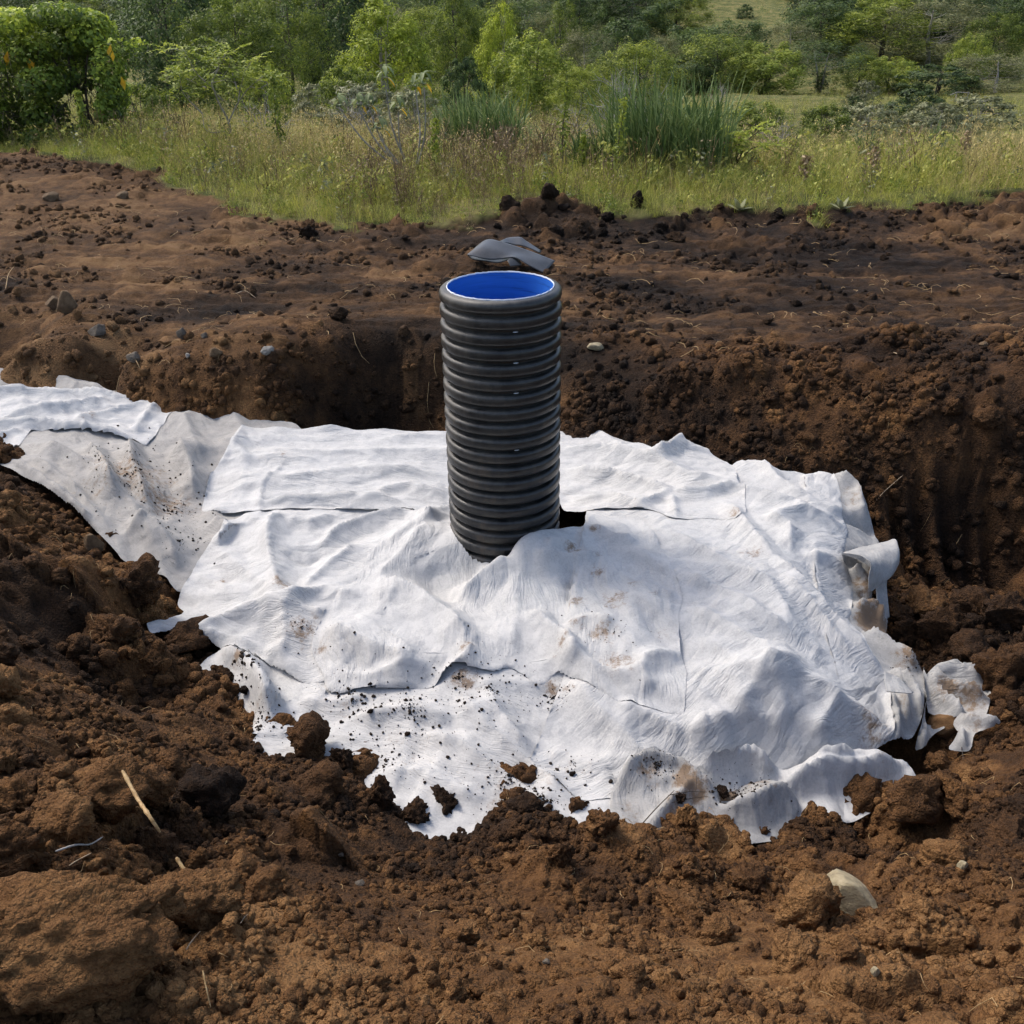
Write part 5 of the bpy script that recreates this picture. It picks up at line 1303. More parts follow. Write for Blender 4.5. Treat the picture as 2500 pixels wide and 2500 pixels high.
# straw litter over the tracked ground: stuff
r_ = np.random.default_rng(66)
paths = []
for k in range(1500):
    if k < 900: x = r_.uniform(-5, 5.5); y = r_.uniform(5.8, 10)
    else: x = r_.uniform(-2.3, 2.4); y = r_.uniform(1.2, 5.2)
    if abs(x) > .6 * y + .6: continue
    if on_cloth(np.array([x]), np.array([y]))[0] or turf_mask(np.array([x]), np.array([y]))[0] > .5: continue
    if k < 900 and fbm(np.array([x * .8]), np.array([y * 1.5]), 2, 88)[0] < -.05: continue
    L = r_.uniform(.03, .16) if k < 900 else r_.uniform(.02, .07); a = r_.uniform(0, 6.28)
    q = np.array([[x + t * L * math.cos(a + t * .8), y + t * L * math.sin(a + t * .8), 0] for t in (-.5, -.15, .2, .5)])
    q[:, 2] = gz(q[:, 0], q[:, 1]) + .006 + r_.uniform(0, .02) * np.array([0, 1, 1, .3])
    w = r_.uniform(.0012, .0026) if k < 900 else r_.uniform(.0006, .0012)
    paths.append((q, [w, w, w, w * .5]))
lit = link('straw_litter', mesh_np('straw_litter', *tubes(paths, 4), M_STRAW)); tag(lit, 'bits of dry straw and rootlets strewn over the soil', None, None, 'stuff')
# ---------------------------------------------------------------- foliage materials
def leaf_mat(name, dark, mid, light, trans=.42, rough=.55):
    m, nt, b, out = new_mat(name)
    a = N(nt, 'ShaderNodeAttribute', attribute_name='leaf')
    oi = N(nt, 'ShaderNodeObjectInfo')
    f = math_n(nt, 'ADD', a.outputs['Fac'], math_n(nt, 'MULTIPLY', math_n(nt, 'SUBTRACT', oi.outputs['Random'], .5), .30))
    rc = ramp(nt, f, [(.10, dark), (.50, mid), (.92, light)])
    lk(nt, rc.outputs[0], b.inputs['Base Color']); b.inputs['Roughness'].default_value = rough
    t = N(nt, 'ShaderNodeBsdfTranslucent'); lk(nt, rc.outputs[0], t.inputs['Color'])
    mx = N(nt, 'ShaderNodeMixShader'); mx.inputs[0].default_value = trans
    lk(nt, b.outputs[0], mx.inputs[1]); lk(nt, t.outputs[0], mx.inputs[2]); lk(nt, mx.outputs[0], out.inputs[0])
    return m
ML_OLIVE = leaf_mat('olive_leaves', (0.049, 0.075, 0.013), (0.159, 0.209, 0.031), (0.379, 0.420, 0.056))
ML_YELLOW = leaf_mat('yellow_green_leaves', (0.081, 0.113, 0.013), (0.251, 0.315, 0.035), (0.548, 0.607, 0.071))
ML_DARK = leaf_mat('dark_leaves', (0.024, 0.044, 0.015), (0.075, 0.116, 0.036), (0.176, 0.235, 0.066))
ML_BRIGHT = leaf_mat('bright_leaves', (0.074, 0.107, 0.018), (0.209, 0.270, 0.040), (0.489, 0.522, 0.082))
ML_GREY = leaf_mat('grey_green_leaves', (0.077, 0.087, 0.036), (0.205, 0.214, 0.092), (0.423, 0.411, 0.191))
ML_SILVER = leaf_mat('silver_leaves', (0.063, 0.072, 0.030), (0.180, 0.193, 0.091), (0.362, 0.355, 0.188), .2)
ML_VINE = leaf_mat('vine_leaves', (0.074, 0.116, 0.021), (0.244, 0.326, 0.048), (0.690, 0.754, 0.099))
ML_REED = leaf_mat('reed_blades', (0.031, 0.056, 0.017), (0.086, 0.142, 0.041), (0.237, 0.299, 0.109), .25)
ML_GRASS = leaf_mat('green_grass', (0.114, 0.134, 0.027), (0.296, 0.309, 0.061), (0.547, 0.515, 0.130), .3)
ML_LUSH = leaf_mat('lush_grass', (0.160, 0.182, 0.026), (0.365, 0.390, 0.054), (0.616, 0.572, 0.117), .3)
ML_STRAWG = leaf_mat('dry_grass', (0.189, 0.150, 0.060), (0.435, 0.338, 0.133), (0.717, 0.570, 0.246), .25)
ML_BROWNW = leaf_mat('brown_weeds', (0.078, 0.054, 0.030), (0.207, 0.142, 0.076), (0.394, 0.295, 0.160), .15)
ML_SOFT = leaf_mat('soft_leaves', (0.069, 0.096, 0.036), (0.170, 0.213, 0.081), (0.312, 0.348, 0.161), .3)
ML_AUTUMN = leaf_mat('yellow_leaf', (.45, .25, .02), (.62, .38, .03), (.70, .48, .06), .35)
M_BARK = straw_mat('brown_bark', (.030, .024, .018), (.085, .070, .052), 9); M_PALEBARK = straw_mat('pale_bark', (.17, .155, .13), (.36, .335, .29), 9); M_DEADWOOD = straw_mat('grey_dead_wood', (.19, .175, .16), (.37, .35, .32), 12)

def leaves(P, Nn, size, asp, seed, lv=None, droop=0.0):
    """one diamond-shaped leaf per point, facing roughly along Nn"""
    r_ = np.random.default_rng(seed); n = len(P)
    nv = Nn + r_.normal(size=(n, 3)) * .55; nv /= np.linalg.norm(nv, axis=1, keepdims=True) + 1e-9
    t = r_.normal(size=(n, 3)); t[:, 2] -= droop
    t -= (t * nv).sum(1, keepdims=True) * nv; t /= np.linalg.norm(t, axis=1, keepdims=True) + 1e-9
    s = np.cross(nv, t)
    L = size * r_.uniform(.6, 1.35, n)[:, None]; W = L * asp
    V = np.stack([P - t * L * .5, P - s * W * .5 + nv * L * .06, P + t * L * .5, P + s * W * .5 + nv * L * .06], 1).reshape(-1, 3)
    F = np.arange(n * 4).reshape(n, 4)
    lv = (np.full(n, .5) if lv is None else lv) + r_.normal(size=n) * .14
    return V, F, np.repeat(np.clip(lv, 0, 1), 4)

def leaf_mesh(name, parts, mat):
    V, F = join([(p[0], p[1]) for p in parts])
    return mesh_np(name, V, F, mat, False, {'leaf': ('FLOAT', np.concatenate([p[2] for p in parts]))})

def crown_points(n_cl, n_leaf, shape, seed, cr_=(.16, .34), hollow=.35):
    """points in small clumps spread through a crown; shape(u) gives half width at relative height u"""
    r_ = np.random.default_rng(seed)
    P, Nn, lv = [], [], []
    k = 0
    while k < n_cl:
        u_ = r_.uniform(0, 1); w = shape(u_)
        if r_.uniform() > (w + .15): continue
        a = r_.uniform(0, 6.283); rr = w * (hollow + (1 - hollow) * r_.uniform() ** .5) * r_.uniform(.80, 1.12)
        c = np.array([rr * math.cos(a), rr * math.sin(a), u_ + r_.normal() * .02])
        rad = r_.uniform(*cr_) * (.6 + .4 * w); m_ = max(4, int(n_leaf / n_cl * r_.uniform(.5, 1.5)))
        d = r_.normal(size=(m_, 3)); d /= np.linalg.norm(d, axis=1, keepdims=True)
        q = c + d * rad * (r_.uniform(size=(m_, 1)) ** .45) * np.array([1, 1, .62])
        P.append(q); out_ = d + .6 * np.array([math.cos(a), math.sin(a), .9]); Nn.append(out_)
        base = r_.uniform(.28, .62)
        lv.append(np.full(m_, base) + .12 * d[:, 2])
        k += 1
    return np.concatenate(P), np.concatenate(Nn), np.concatenate(lv)

def limbs(h, shape, w, seed, n=14, r0=.07, multi=1, lean=.1, start=.15):
    """trunk(s) with limbs that reach into the crown (unit crown scaled by w,w,h)"""
    r_ = np.random.default_rng(seed); paths = []
    for t in range(multi):
        a0 = r_.uniform(0, 6.28); ln = lean * r_.uniform(.4, 1.4) * (1 if multi == 1 else 2.2)
        zz = np.linspace(0, .86, 8)
        tr = np.stack([w * ln * zz * math.cos(a0) + .02 * w * np.sin(zz * 9 + t), w * ln * zz * math.sin(a0) + .02 * w * np.cos(zz * 7 + t), zz * h], -1)
        paths.append((tr, r0 / math.sqrt(multi) * np.linspace(1.2, .18, 8)))
        for k in range(n // multi):
            u_ = r_.uniform(start, .82); i = u_ / .86 * 7; j = min(int(i), 6); p0 = tr[j] + (tr[j + 1] - tr[j]) * (i - j)
            a = r_.uniform(0, 6.28); u2 = min(.97, u_ + r_.uniform(.05, .28)); rr = shape(u2) * r_.uniform(.55, .95) * w
            p1 = np.array([rr * math.cos(a), rr * math.sin(a), u2 * h])
            mid = p0 * .5 + p1 * .5 + np.array([0, 0, -.04 * h]) + r_.normal(size=3) * .03 * w
            q = cr(np.array([p0, mid, p1]), 4)
            rb = r0 * (.42 if multi == 1 else .3) * (1 - u_ * .6)
            paths.append((q, np.linspace(rb, rb * .15, len(q))))
            for _ in range(2):
                e = q[len(q) // 2] + r_.normal(size=3) * .13 * w + np.array([0, 0, .10 * h])
                paths.append((np.array([q[len(q) // 2 - 1], (q[len(q) // 2 - 1] + e) / 2 + r_.normal(size=3) * .02 * w, e]), np.array([rb * .4, rb * .28, rb * .08])))
    return tubes(paths, 5)

dome = lambda u_: math.sqrt(max(0, 1 - (max(0, u_ - .30) / .72) ** 2)) * (.72 + .28 * min(1, u_ / .3))
cone = lambda u_: (max(0, 1 - u_) ** .62) * (.55 + .45 * min(1, u_ / .18)) * 1.12
ball = lambda u_: math.sqrt(max(0, 1 - ((u_ - .56) / .48) ** 2)) if .08 < u_ else .12
umb = lambda u_: math.sqrt(max(0, 1 - ((u_ - .72) / .30) ** 2)) if u_ > .42 else .10
bushy = lambda u_: math.sqrt(max(0, 1 - (u_ / 1.02) ** 2)) * .95 + .05
TREE = {}
def proto(key, h, w, shape, mat, bark, n_cl, n_leaf, size, asp, seed, droop=.6, multi=1, r0=.07, cl=(.14, .30), hollow=.35, n_limb=16, start=.15):
    P, Nn, lv = crown_points(n_cl, n_leaf, shape, seed, cl, hollow)
    P = P * np.array([w, w, h])
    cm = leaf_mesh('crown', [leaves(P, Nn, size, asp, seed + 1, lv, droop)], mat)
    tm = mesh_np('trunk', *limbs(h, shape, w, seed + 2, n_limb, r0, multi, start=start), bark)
    TREE[key] = (h, 2 * w, tm, cm)
proto('olive', 4.6, 2.2, dome, ML_OLIVE, M_BARK, 190, 15000, .15, .26, 501, 1.0, 1, .08, (.12, .24))
proto('yellow', 4.6, 2.3, cone, ML_YELLOW, M_PALEBARK, 190, 14000, .15, .28, 511, 1.0, 3, .09, (.11, .22))
proto('olive_cone', 5.0, 1.8, dome, ML_OLIVE, M_BARK, 170, 14000, .14, .25, 521, 1.0, 1, .08, (.11, .22))
proto('dark', 5.0, 2.3, ball, ML_DARK, M_BARK, 130, 11000, .17, .42, 531, .4, 1, .10, (.15, .30))
proto('bright', 4.2, 1.9, dome, ML_BRIGHT, M_BARK, 150, 13000, .15, .36, 541, .5, 2, .08, (.12, .25))
proto('grey', 4.8, 2.2, ball, ML_GREY, M_PALEBARK, 110, 7500, .15, .26, 551, .9, 2, .09, (.13, .26), .3)
proto('gum', 6.5, 2.2, umb, ML_DARK, M_PALEBARK, 70, 6500, .17, .30, 561, .9, 2, .09, (.16, .32), .2, 16, .35)
proto('bush', 1.8, 1.3, bushy, ML_OLIVE, M_BARK, 90, 6000, .11, .34, 571, .3, 4, .05, (.13, .26))
proto('dark_bush', 1.7, 1.4, bushy, ML_DARK, M_BARK, 90, 6500, .11, .45, 581, .2, 4, .05, (.13, .26))
proto('silver_bush', 1.5, 1.3, bushy, ML_SILVER, M_DEADWOOD, 80, 4200, .13, .32, 591, .5, 5, .045, (.12, .22))

def plant_tree(key, px, py_top, Y, wpx, lab, name='tree', cat='tree', group=None):
    h, w, tm, cm = TREE[key]
    x, _, zt = (float(q) for q in at_y(px, py_top, Y))
    zg = float(gz(x, Y)[0]) - .05
    H_ = max(.6, zt - zg); s = wpx / FPX * depth_of(x, Y, zg) / w
    o = empty(name, (x, Y, zg), (0, 0, random.uniform(0, 6.28)), (s, s * random.uniform(.9, 1.1), H_ / h))
    link('trunk', tm, o); link('crown', cm, o)
    return tag(o, lab, cat, group)

trees_named = [
 ('dark', 395, -70, 33, 260, 'dark tree behind the vine-covered tree at the left'), ('olive', 560, 12, 30, 300, 'broad dome-shaped olive-green tree left of centre'), ('olive_cone', 690, -30, 44, 210, 'dusky olive tree behind the gap right of the dome-shaped tree'),
 ('dark', 790, -70, 52, 210, 'dark tree between the dome-shaped tree and the large yellow-green one'), ('yellow', 932, -12, 30, 330, 'large pointed yellow-green tree in the middle distance'), ('olive_cone', 1112, -32, 34, 190, 'tall dull olive tree right of the large yellow-green one'),
 ('yellow', 1225, 8, 31, 170, 'light green tree with pale limbs above the dense green one'), ('bright', 1300, 82, 27, 210, 'dense bright green rounded tree behind the left reeds'), ('dark_bush', 1135, 148, 26, 140, 'blackish round bush left of the dense bright green tree'),
 ('olive_cone', 1375, 15, 46, 150, 'slender olive tree rising behind the dense bright green one'), ('grey', 1440, 78, 44, 170, 'pale grey-green tree right of the dense bright green one'), ('dark', 1515, 62, 52, 150, 'round-topped darker tree in the centre right'), ('olive', 1560, 108, 25, 250, 'olive shrub-like tree standing behind the right reeds'),
 ('olive', 1420, 165, 24, 170, 'low olive bush left of the bare grey shrub'),
 ('grey', 1600, 92, 60, 130, 'grey-green tree at the left end of the valley tree line'), ('dark', 1665, 75, 63, 140, 'dark tree in the valley tree line below the tan clearing'), ('olive', 1760, 88, 58, 210, 'widest dark green tree of the valley tree line'), ('bright', 1880, 108, 57, 170, 'green rounded tree right of the widest one in the tree line'),
 ('dark', 1700, 135, 57, 130, 'low dark tree at the foot of the tree line'), ('gum', 2015, 108, 58, 190, 'thin tree with forked white trunk at the edge of the pasture'), ('olive_cone', 2110, 138, 58, 120, 'narrow green tree right of the white-trunked one'), ('bright', 2180, 140, 59, 130, 'bushy green tree right of the narrow one'),
 ('dark_bush', 2300, 163, 56, 180, 'wide dark round bush at the right end of the pasture'), ('grey', 2450, 140, 56, 220, 'grey-green tree mass at the right edge beyond the pasture'), ('olive', 2440, 38, 66, 150, 'rounded olive tree on the slope at the far right'), ('grey', 2290, 5, 70, 260, 'large grey drooping tree above the wide dark bush'),
 ('olive_cone', 2170, 0, 72, 230, 'large olive tree on the slope left of the grey drooping one'), ('dark', 2020, 10, 74, 170, 'dark tree right of the tan clearing'), ('grey', 1940, 60, 70, 130, 'thin grey tree just below the tan clearing'), ('olive', 2080, -25, 84, 190, 'tall tree behind the slope trees right of the clearing'),
 ('dark', 1800, 55, 68, 150, 'dark bushy tree below the tan clearing'), ('dark', 1420, -20, 80, 150, 'dark hillside tree above the pale grey-green one'), ('gum', 1370, -40, 85, 150, 'hillside tree with bare pale trunk near the top centre'), ('gum', 1530, -30, 84, 160, 'hillside tree with several pale trunks left of the clearing'), ('gum', 1620, -45, 88, 150, 'pale-trunked tree at the left edge of the clearing'),
 ('dark_bush', 1822, 12, 92, 46, 'single small bush inside the tan clearing'), ('bright', 2380, 85, 62, 90, 'light green tree among the grey ones at the right'), ('olive', 480, -60, 46, 200, 'tree top at the upper left between two dark trees'),
 ('silver_bush', 2120, 195, 40, 90, 'silvery shrub at the pasture edge'), ('dark_bush', 2085, 262, 27, 66, 'small black-green ball-shaped bush in the pasture'), ('dark_bush', 2245, 222, 22, 190, 'dark leafy shrub with silver leaves below it at the right'), ('silver_bush', 2400, 232, 21, 230, 'broad silver-leaved shrub at the right edge of the field'),
 ('silver_bush', 2120, 282, 19, 200, 'low silver-leaved shrub in front of the ball-shaped bush'), ('silver_bush', 2280, 275, 18.5, 190, 'silver-leaved shrub under the dark leafy one'), ('silver_bush', 880, 200, 20, 230, 'silver-green shrub behind the yellow-leaved plant'), ('silver_bush', 770, 205, 22, 170, 'silver-green shrub behind the sapling'),
 ('silver_bush', 1010, 215, 18, 200, 'silver-green shrub left of the left reeds'), ('bush', 850, 165, 21, 170, 'small leafy green shrub in front of the large yellow-green tree'), ('bush', 1700, 268, 17, 210, 'light green shrub behind the right reeds'), ('bush', 1850, 285, 18, 200, 'low green shrub in the field right of the reeds'),
 ('bush', 640, 150, 24, 150, 'green shrub left of the silver ones behind the sapling'), ('bush', 330, 205, 19, 200, 'green bush at the foot of the dark tree beside the vine-covered tree'), ('bush', 2010, 300, 17, 170, 'pale green shrub in the middle of the right field'),
]
for key, px, pt, Y, w, lab in trees_named:
    if 50 < Y < 80: w *= 1.25
    b_ = 'bush' in key
    plant_tree(key, px, pt, Y, w, lab, 'shrub' if b_ else 'tree', 'shrub' if b_ else 'tree')
# wooded slope behind: trees that nothing tells apart
r_ = np.random.default_rng(900)
for px in range(-150, 2700, 62):
    for row, (Y0, pt0) in enumerate(((70, 30), (84, -15), (100, -55))):
        if 1660 < px < 1960: continue
        if row == 0 and (px > 1350 or r_.uniform() < .25): continue
        if row == 1 and 2120 < px < 2420 and r_.uniform() < .5: continue
        kd = random.choice(('dark', 'dark', 'olive', 'olive_cone', 'grey', 'gum'))
        look = {'dark': 'dark rounded tree', 'olive': 'olive dome-shaped tree', 'olive_cone': 'narrow olive tree', 'grey': 'grey-green open tree', 'gum': 'pale-trunked high-crowned tree'}[kd]
        side = 'left end' if px < 600 else 'middle' if px < 1660 else 'right end'
        plant_tree(kd, px + r_.uniform(-25, 25), pt0 + r_.uniform(-25, 20), Y0 + r_.uniform(-5, 5), r_.uniform(150, 240),
                   look + ' among others at the ' + side + ' of the wooded hillside', group='trees on the wooded hillside')

# ---------------------------------------------------------------- vine-covered tree at the left
def base_xy(px, py, Yd=None):
    if Yd is None: return ground_hit(px, py)
    x, _, _ = at_y(px, py, Yd); return float(x), Yd, float(gz(x, Yd)[0])
vx, vy, vz = base_xy(215, 300, 14.5)
vt = empty('vine_covered_tree', (vx, vy, vz)); tag(vt, 'small tree smothered in green vines at the left edge of the field', 'tree')
r_ = np.random.default_rng(31)
P, Nn, lv = [], [], []
def blob(c, rad, n, l0, up_=.5):
    d = r_.normal(size=(n, 3)); d /= np.linalg.norm(d, axis=1, keepdims=True)
    q = np.array(c) + d * np.array(rad) * (.55 + .45 * r_.uniform(size=(n, 1)) ** .5)
    P.append(q); Nn.append(d + np.array([0, 0, up_])); lv.append(l0 + .22 * d[:, 2] + r_.normal(size=n) * .05)
k = vy / 2400 * 1.03                                    # metres per picture pixel at the tree
for cx, cz, rx, rz, n, l0 in [(-130, 262, 95, 45, 2600, .62), (-10, 275, 95, 40, 2600, .40), (60, 250, 65, 60, 1800, .60), (20, 225, 80, 50, 2000, .34), (-70, 215, 80, 50, 1700, .42), (-150, 190, 70, 70, 1500, .48), (75, 175, 42, 80, 1400, .55), (60, 110, 40, 60, 700, .50),
                              (-40, 150, 90, 60, 1000, .36), (-190, 120, 70, 80, 1000, .36), (-110, 90, 80, 60, 900, .30), (-60, 40, 70, 40, 700, .26), (-195, 40, 80, 50, 800, .28), (110, 215, 25, 25, 200, .6), (-215, 262, 50, 40, 900, .66)]:
    for q in range(3):
        blob(((cx + r_.uniform(-.4, .4) * rx) * k, r_.uniform(-.45, .45), (cz + r_.uniform(-.35, .35) * rz) * k), (rx * k * .62, .42, rz * k * .62), int(n * (.25 if cz > 160 else .75)), l0 + r_.uniform(-.08, .08))
P, Nn, lv = np.concatenate(P), np.concatenate(Nn), np.concatenate(lv)
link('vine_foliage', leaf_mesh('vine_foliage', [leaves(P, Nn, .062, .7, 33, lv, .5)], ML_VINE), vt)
paths = []
for q in range(9):
    a = r_.uniform(-.5, .5); zz = np.linspace(0, 1, 6)[:, None]
    paths.append((np.array([r_.uniform(-.12, .12), r_.uniform(-.1, .1), 0]) + zz * np.array([a, r_.uniform(-.3, .3), 1.45]) + np.sin(zz * 7 + q) * .03, np.linspace(.03, .012, 6) * r_.uniform(.5, 1.2)))
link('trunk', mesh_np('trunk', *tubes(paths, 6), M_BARK), vt)
# brown tangle hanging round the stem and at the picture edge
paths = []
for q in range(420):
    x0 = r_.uniform(-.15, .40) if q < 170 else r_.uniform(-1.7, -.3); z0 = r_.uniform(.02, .75) if q < 170 else r_.uniform(.1, 1.3)
    L = r_.uniform(.25, .7); d = r_.normal(size=3) * np.array([.5, .4, .7]); d[2] += .3; d /= np.linalg.norm(d)
    p0 = np.array([x0, r_.uniform(-.5, .3), z0]); bend = r_.normal(size=3) * .1
    paths.append((np.array([p0, p0 + d * L * .5 + bend, p0 + d * L]), np.array([.0045, .0035, .0015])))
link('dry_tangle', mesh_np('dry_tangle', *tubes(paths, 3), M_DTWIG), vt)
for dx, dz in ((-215, 295), (-235, 250), (-102, 205), (110, 210), (128, 155), (-60, 190), (-190, 280)):
    q = np.array([[dx * k, -.55, dz * k]]); link('yellow_leaf', leaf_mesh('yellow_leaf', [leaves(np.repeat(q, 3, 0) + r_.normal(size=(3, 3)) * .03, np.array([[0, -1, .2]] * 3), .15, .4, 400 + dx, None, 2.0)], ML_AUTUMN), vt)

# ---------------------------------------------------------------- bare shrubs and saplings
def twiggy(h, spread, seed, n0=7, r0=.018, levels=3, up_=.9, droopy=0):
    r_ = np.random.default_rng(seed); paths, tips = [], []
    def grow(p, d, L, r, lev):
        n = 4; q = [p]; dd = d
        for _ in range(n):
            dd = dd + r_.normal(size=3) * .16; dd[2] += .05 - droopy * .1; dd = dd / np.linalg.norm(dd); q.append(q[-1] + dd * L / n)
        paths.append((np.array(q), np.linspace(r, r * .45, n + 1)))
        if lev == 0: tips.append((q[-1], dd)); return
        for _ in range(r_.integers(2, 5)):
            nd = dd + r_.normal(size=3) * .55; nd /= np.linalg.norm(nd); k_ = r_.integers(2, n + 1)
            grow(q[k_], nd, L * r_.uniform(.5, .8), r * .5, lev - 1)
        tips.append((q[-1], dd))
    for _ in range(n0):
        a = r_.uniform(0, 6.28); d = np.array([math.cos(a) * spread, math.sin(a) * spread, up_]); d /= np.linalg.norm(d)
        grow(np.array([r_.normal() * .04, r_.normal() * .04, 0.0]), d, h * .5 * r_.uniform(.7, 1.1), r0, levels)
    return paths, tips
pt_, _ = twiggy(1.0, .75, 71)
BARE = mesh_np('branches', *tubes(pt_, 4), M_DEADWOOD)
for px, py, Yd, hpx, lab in [(1545, 330, 16.5, 190, 'bare grey leafless shrub rising behind the right reeds'), (655, 270, 17, 120, 'bare grey twigs beside the sapling crown'), (890, 270, 19, 110, 'bare grey twigs in front of the large yellow-green tree'), (1755, 225, 45, 55, 'tiny bare grey tree at the edge of the pasture'), (1890, 360, 15.5, 80, 'low grey dead bush right of the reeds'),
                             (70, 290, 15, 130, 'grey dead branches at the left edge below the vines'), (1420, 280, 16.2, 110, 'grey bare twigs left of the leafless shrub'), (1990, 20, 80, 110, 'leafless white-branched tree on the slope right of the clearing')]:
    x, y, z = base_xy(px, py, Yd); s = hpx / FPX * depth_of(x, y, z)
    tag(link('bare_shrub', BARE, None, (x, y, z), (0, 0, random.uniform(0, 6.28)), (s, s, s)), lab, 'shrub')

def pinnate(tips, seed, L=.22, n=9, lv=.6, size=.055):
    """drooping feather leaves from branch tips"""
    r_ = np.random.default_rng(seed); P, Nn, l_ = [], [], []
    for p, d in tips:
        for _ in range(3):
            a = r_.uniform(0, 6.28); o_ = np.array([math.cos(a), math.sin(a), r_.uniform(-.3, .9)]); c = r_.uniform(.35, .7)
            for t in np.linspace(.15, 1, n):
                q = p + o_ * L * t + np.array([0, 0, -.28 * L * t * t]); sd = np.array([-math.sin(a), math.cos(a), 0]) * .03
                P += [q + sd, q - sd]; Nn += [[0, 0, 1.0]] * 2; l_ += [c, c]
    return leaves(np.array(P), np.array(Nn) * 1.5, size, .42, seed, np.array(l_) - .5 + lv, .2)
# sapling with pale trunk
x, y, z = base_xy(552, 362, 13.2); sap = empty('sapling', (x, y, z)); tag(sap, 'slender sapling with pale forked trunk and feathery bright leaves', 'tree')
r_ = np.random.default_rng(5); k = y / 2400 * 1.02
def rel(px_, py_, dy=0.0): return np.array([(px_ - 552) * k, dy, (362 - py_) * k * 1.0])
segs = [[(552, 362), (560, 320), (565, 285), (552, 245), (545, 205)], [(565, 290), (590, 250), (625, 215), (660, 190)], [(562, 305), (530, 310), (515, 300), (510, 270)], [(552, 245), (530, 215), (505, 190), (490, 140)], [(590, 250), (600, 215), (620, 180)], [(625, 215), (650, 215), (680, 195)], [(545, 205), (560, 170), (580, 140)], [(530, 215), (500, 210), (470, 195)], [(600, 215), (580, 175), (570, 150)], [(510, 270), (480, 235), (470, 205)]]
paths, tips = [], []
for i, sg in enumerate(segs):
    q = cr(np.array([rel(a, b_, r_.uniform(-.15, .15)) for a, b_ in sg]), 4); r0 = .020 if i == 0 else .010
    paths.append((q, np.linspace(r0, r0 * .4, len(q)))); tips.append((q[-1], None)); tips.append((q[-3], None))
    if i not in (0, 2): tips += [(q[len(q) // 2], None)]
for i in range(26):
    p, _ = tips[r_.integers(len(tips))]; e = p + r_.normal(size=3) * np.array([.16, .16, .10]) + np.array([0, 0, .05]); paths.append((np.array([p, (p + e) / 2, e]), np.array([.005, .004, .002]))); tips.append((e, None))
link('trunk', mesh_np('trunk', *tubes(paths, 6), M_PALEBARK), sap)
tl = [t for t in tips if t[0][2] > .75]
link('foliage', leaf_mesh('foliage', [pinnate(tl, 8, .26, 8, .62, .06)], ML_BRIGHT), sap)
# feathery green plant in front of the right reeds
x, y, z = base_xy(1790, 400, 12.2); fp = empty('feathery_plant', (x, y, z)); tag(fp, 'feathery bright green plant leaning over the right end of the reeds', 'plant')
k = y / 2400 * 1.03; tips, paths = [], []
for px_, py_ in ((1700, 315), (1735, 322), (1770, 318), (1800, 308), (1835, 300), (1850, 335), (1810, 335), (1770, 340)):
    e = np.array([(px_ - 1790) * k, r_.uniform(-.2, .1), (400 - py_) * k]); paths.append((cr(np.array([[0, 0, 0], e * .5 + np.array([0, 0, .12]), e]), 4), np.linspace(.012, .004, 9))); tips.append((e, None)); tips.append((e * .8 + np.array([0, 0, .06]), None))
link('stem', mesh_np('stem', *tubes(paths, 5), M_BARK), fp); link('foliage', leaf_mesh('foliage', [pinnate(tips, 18, .30, 10, .70, .065)], ML_BRIGHT), fp)
q = np.array([[.23, -.25, .20], [.22, -.25, .16]]); link('yellow_leaf', leaf_mesh('yellow_leaf', [leaves(q, np.array([[0, -1, .2]] * 2), .10, .5, 4, None, 2)], ML_AUTUMN), fp)

# large-leaved plant with yellowing leaves
x, y, z = base_xy(1010, 430, 12.0); tb = empty('large_leaved_plant', (x, y, z)); tag(tb, 'tall soft-leaved plant with drooping leaves, some turned yellow', 'plant')
k = y / 2400 * 1.03; paths = []; V_, A_ = [], []
heads = [(962, 222), (1020, 245), (1045, 235), (890, 285), (915, 285), (985, 285), (940, 330), (850, 285)]
for px_, py_ in heads:
    e = np.array([(px_ - 1010) * k, r_.uniform(-.25, .25), (430 - py_) * k]); mid = e * .55 + np.array([.12 * np.sign(e[0]) * .5, 0, -.05])
    paths.append((cr(np.array([[0, 0, 0], mid, e]), 5), np.linspace(.014, .006, 11)))
    for j in range(13):
        a = j * 2.4 + r_.uniform(-.3, .3); L = r_.uniform(.09, .16); o_ = np.array([math.cos(a), math.sin(a), 0]); sd = np.array([-math.sin(a), math.cos(a), 0])
        zt = .06 * (j % 3)
        pts = [e + np.array([0, 0, .03 + zt]) + o_ * L * t + np.array([0, 0, .07 * t - .12 * t * t * (1.4 if j < 6 else .6)]) for t in (0, .3, .6, .85, 1.0)]
        wd = [.005, .022, .025, .015, .002]
        vv_ = []
        for p_, w_ in zip(pts, wd): vv_ += [p_ - sd * w_, p_ + np.array([0, 0, -.006]), p_ + sd * w_]
        ff = [[3 * i_ + c_, 3 * i_ + c_ + 1, 3 * i_ + c_ + 4, 3 * i_ + c_ + 3] for i_ in range(4) for c_ in (0, 1)]
        (A_ if (j == 3 and len(A_) < 7) else V_).append((np.array(vv_), np.array(ff), np.full(15, r_.uniform(.35, .8))))
link('stem', mesh_np('stem', *tubes(paths, 6), M_PALEBARK), tb); 
link('foliage', leaf_mesh('foliage', V_, ML_SOFT), tb)
for a_ in A_: link('yellow_leaf', leaf_mesh('yellow_leaf', [a_], ML_AUTUMN), tb)

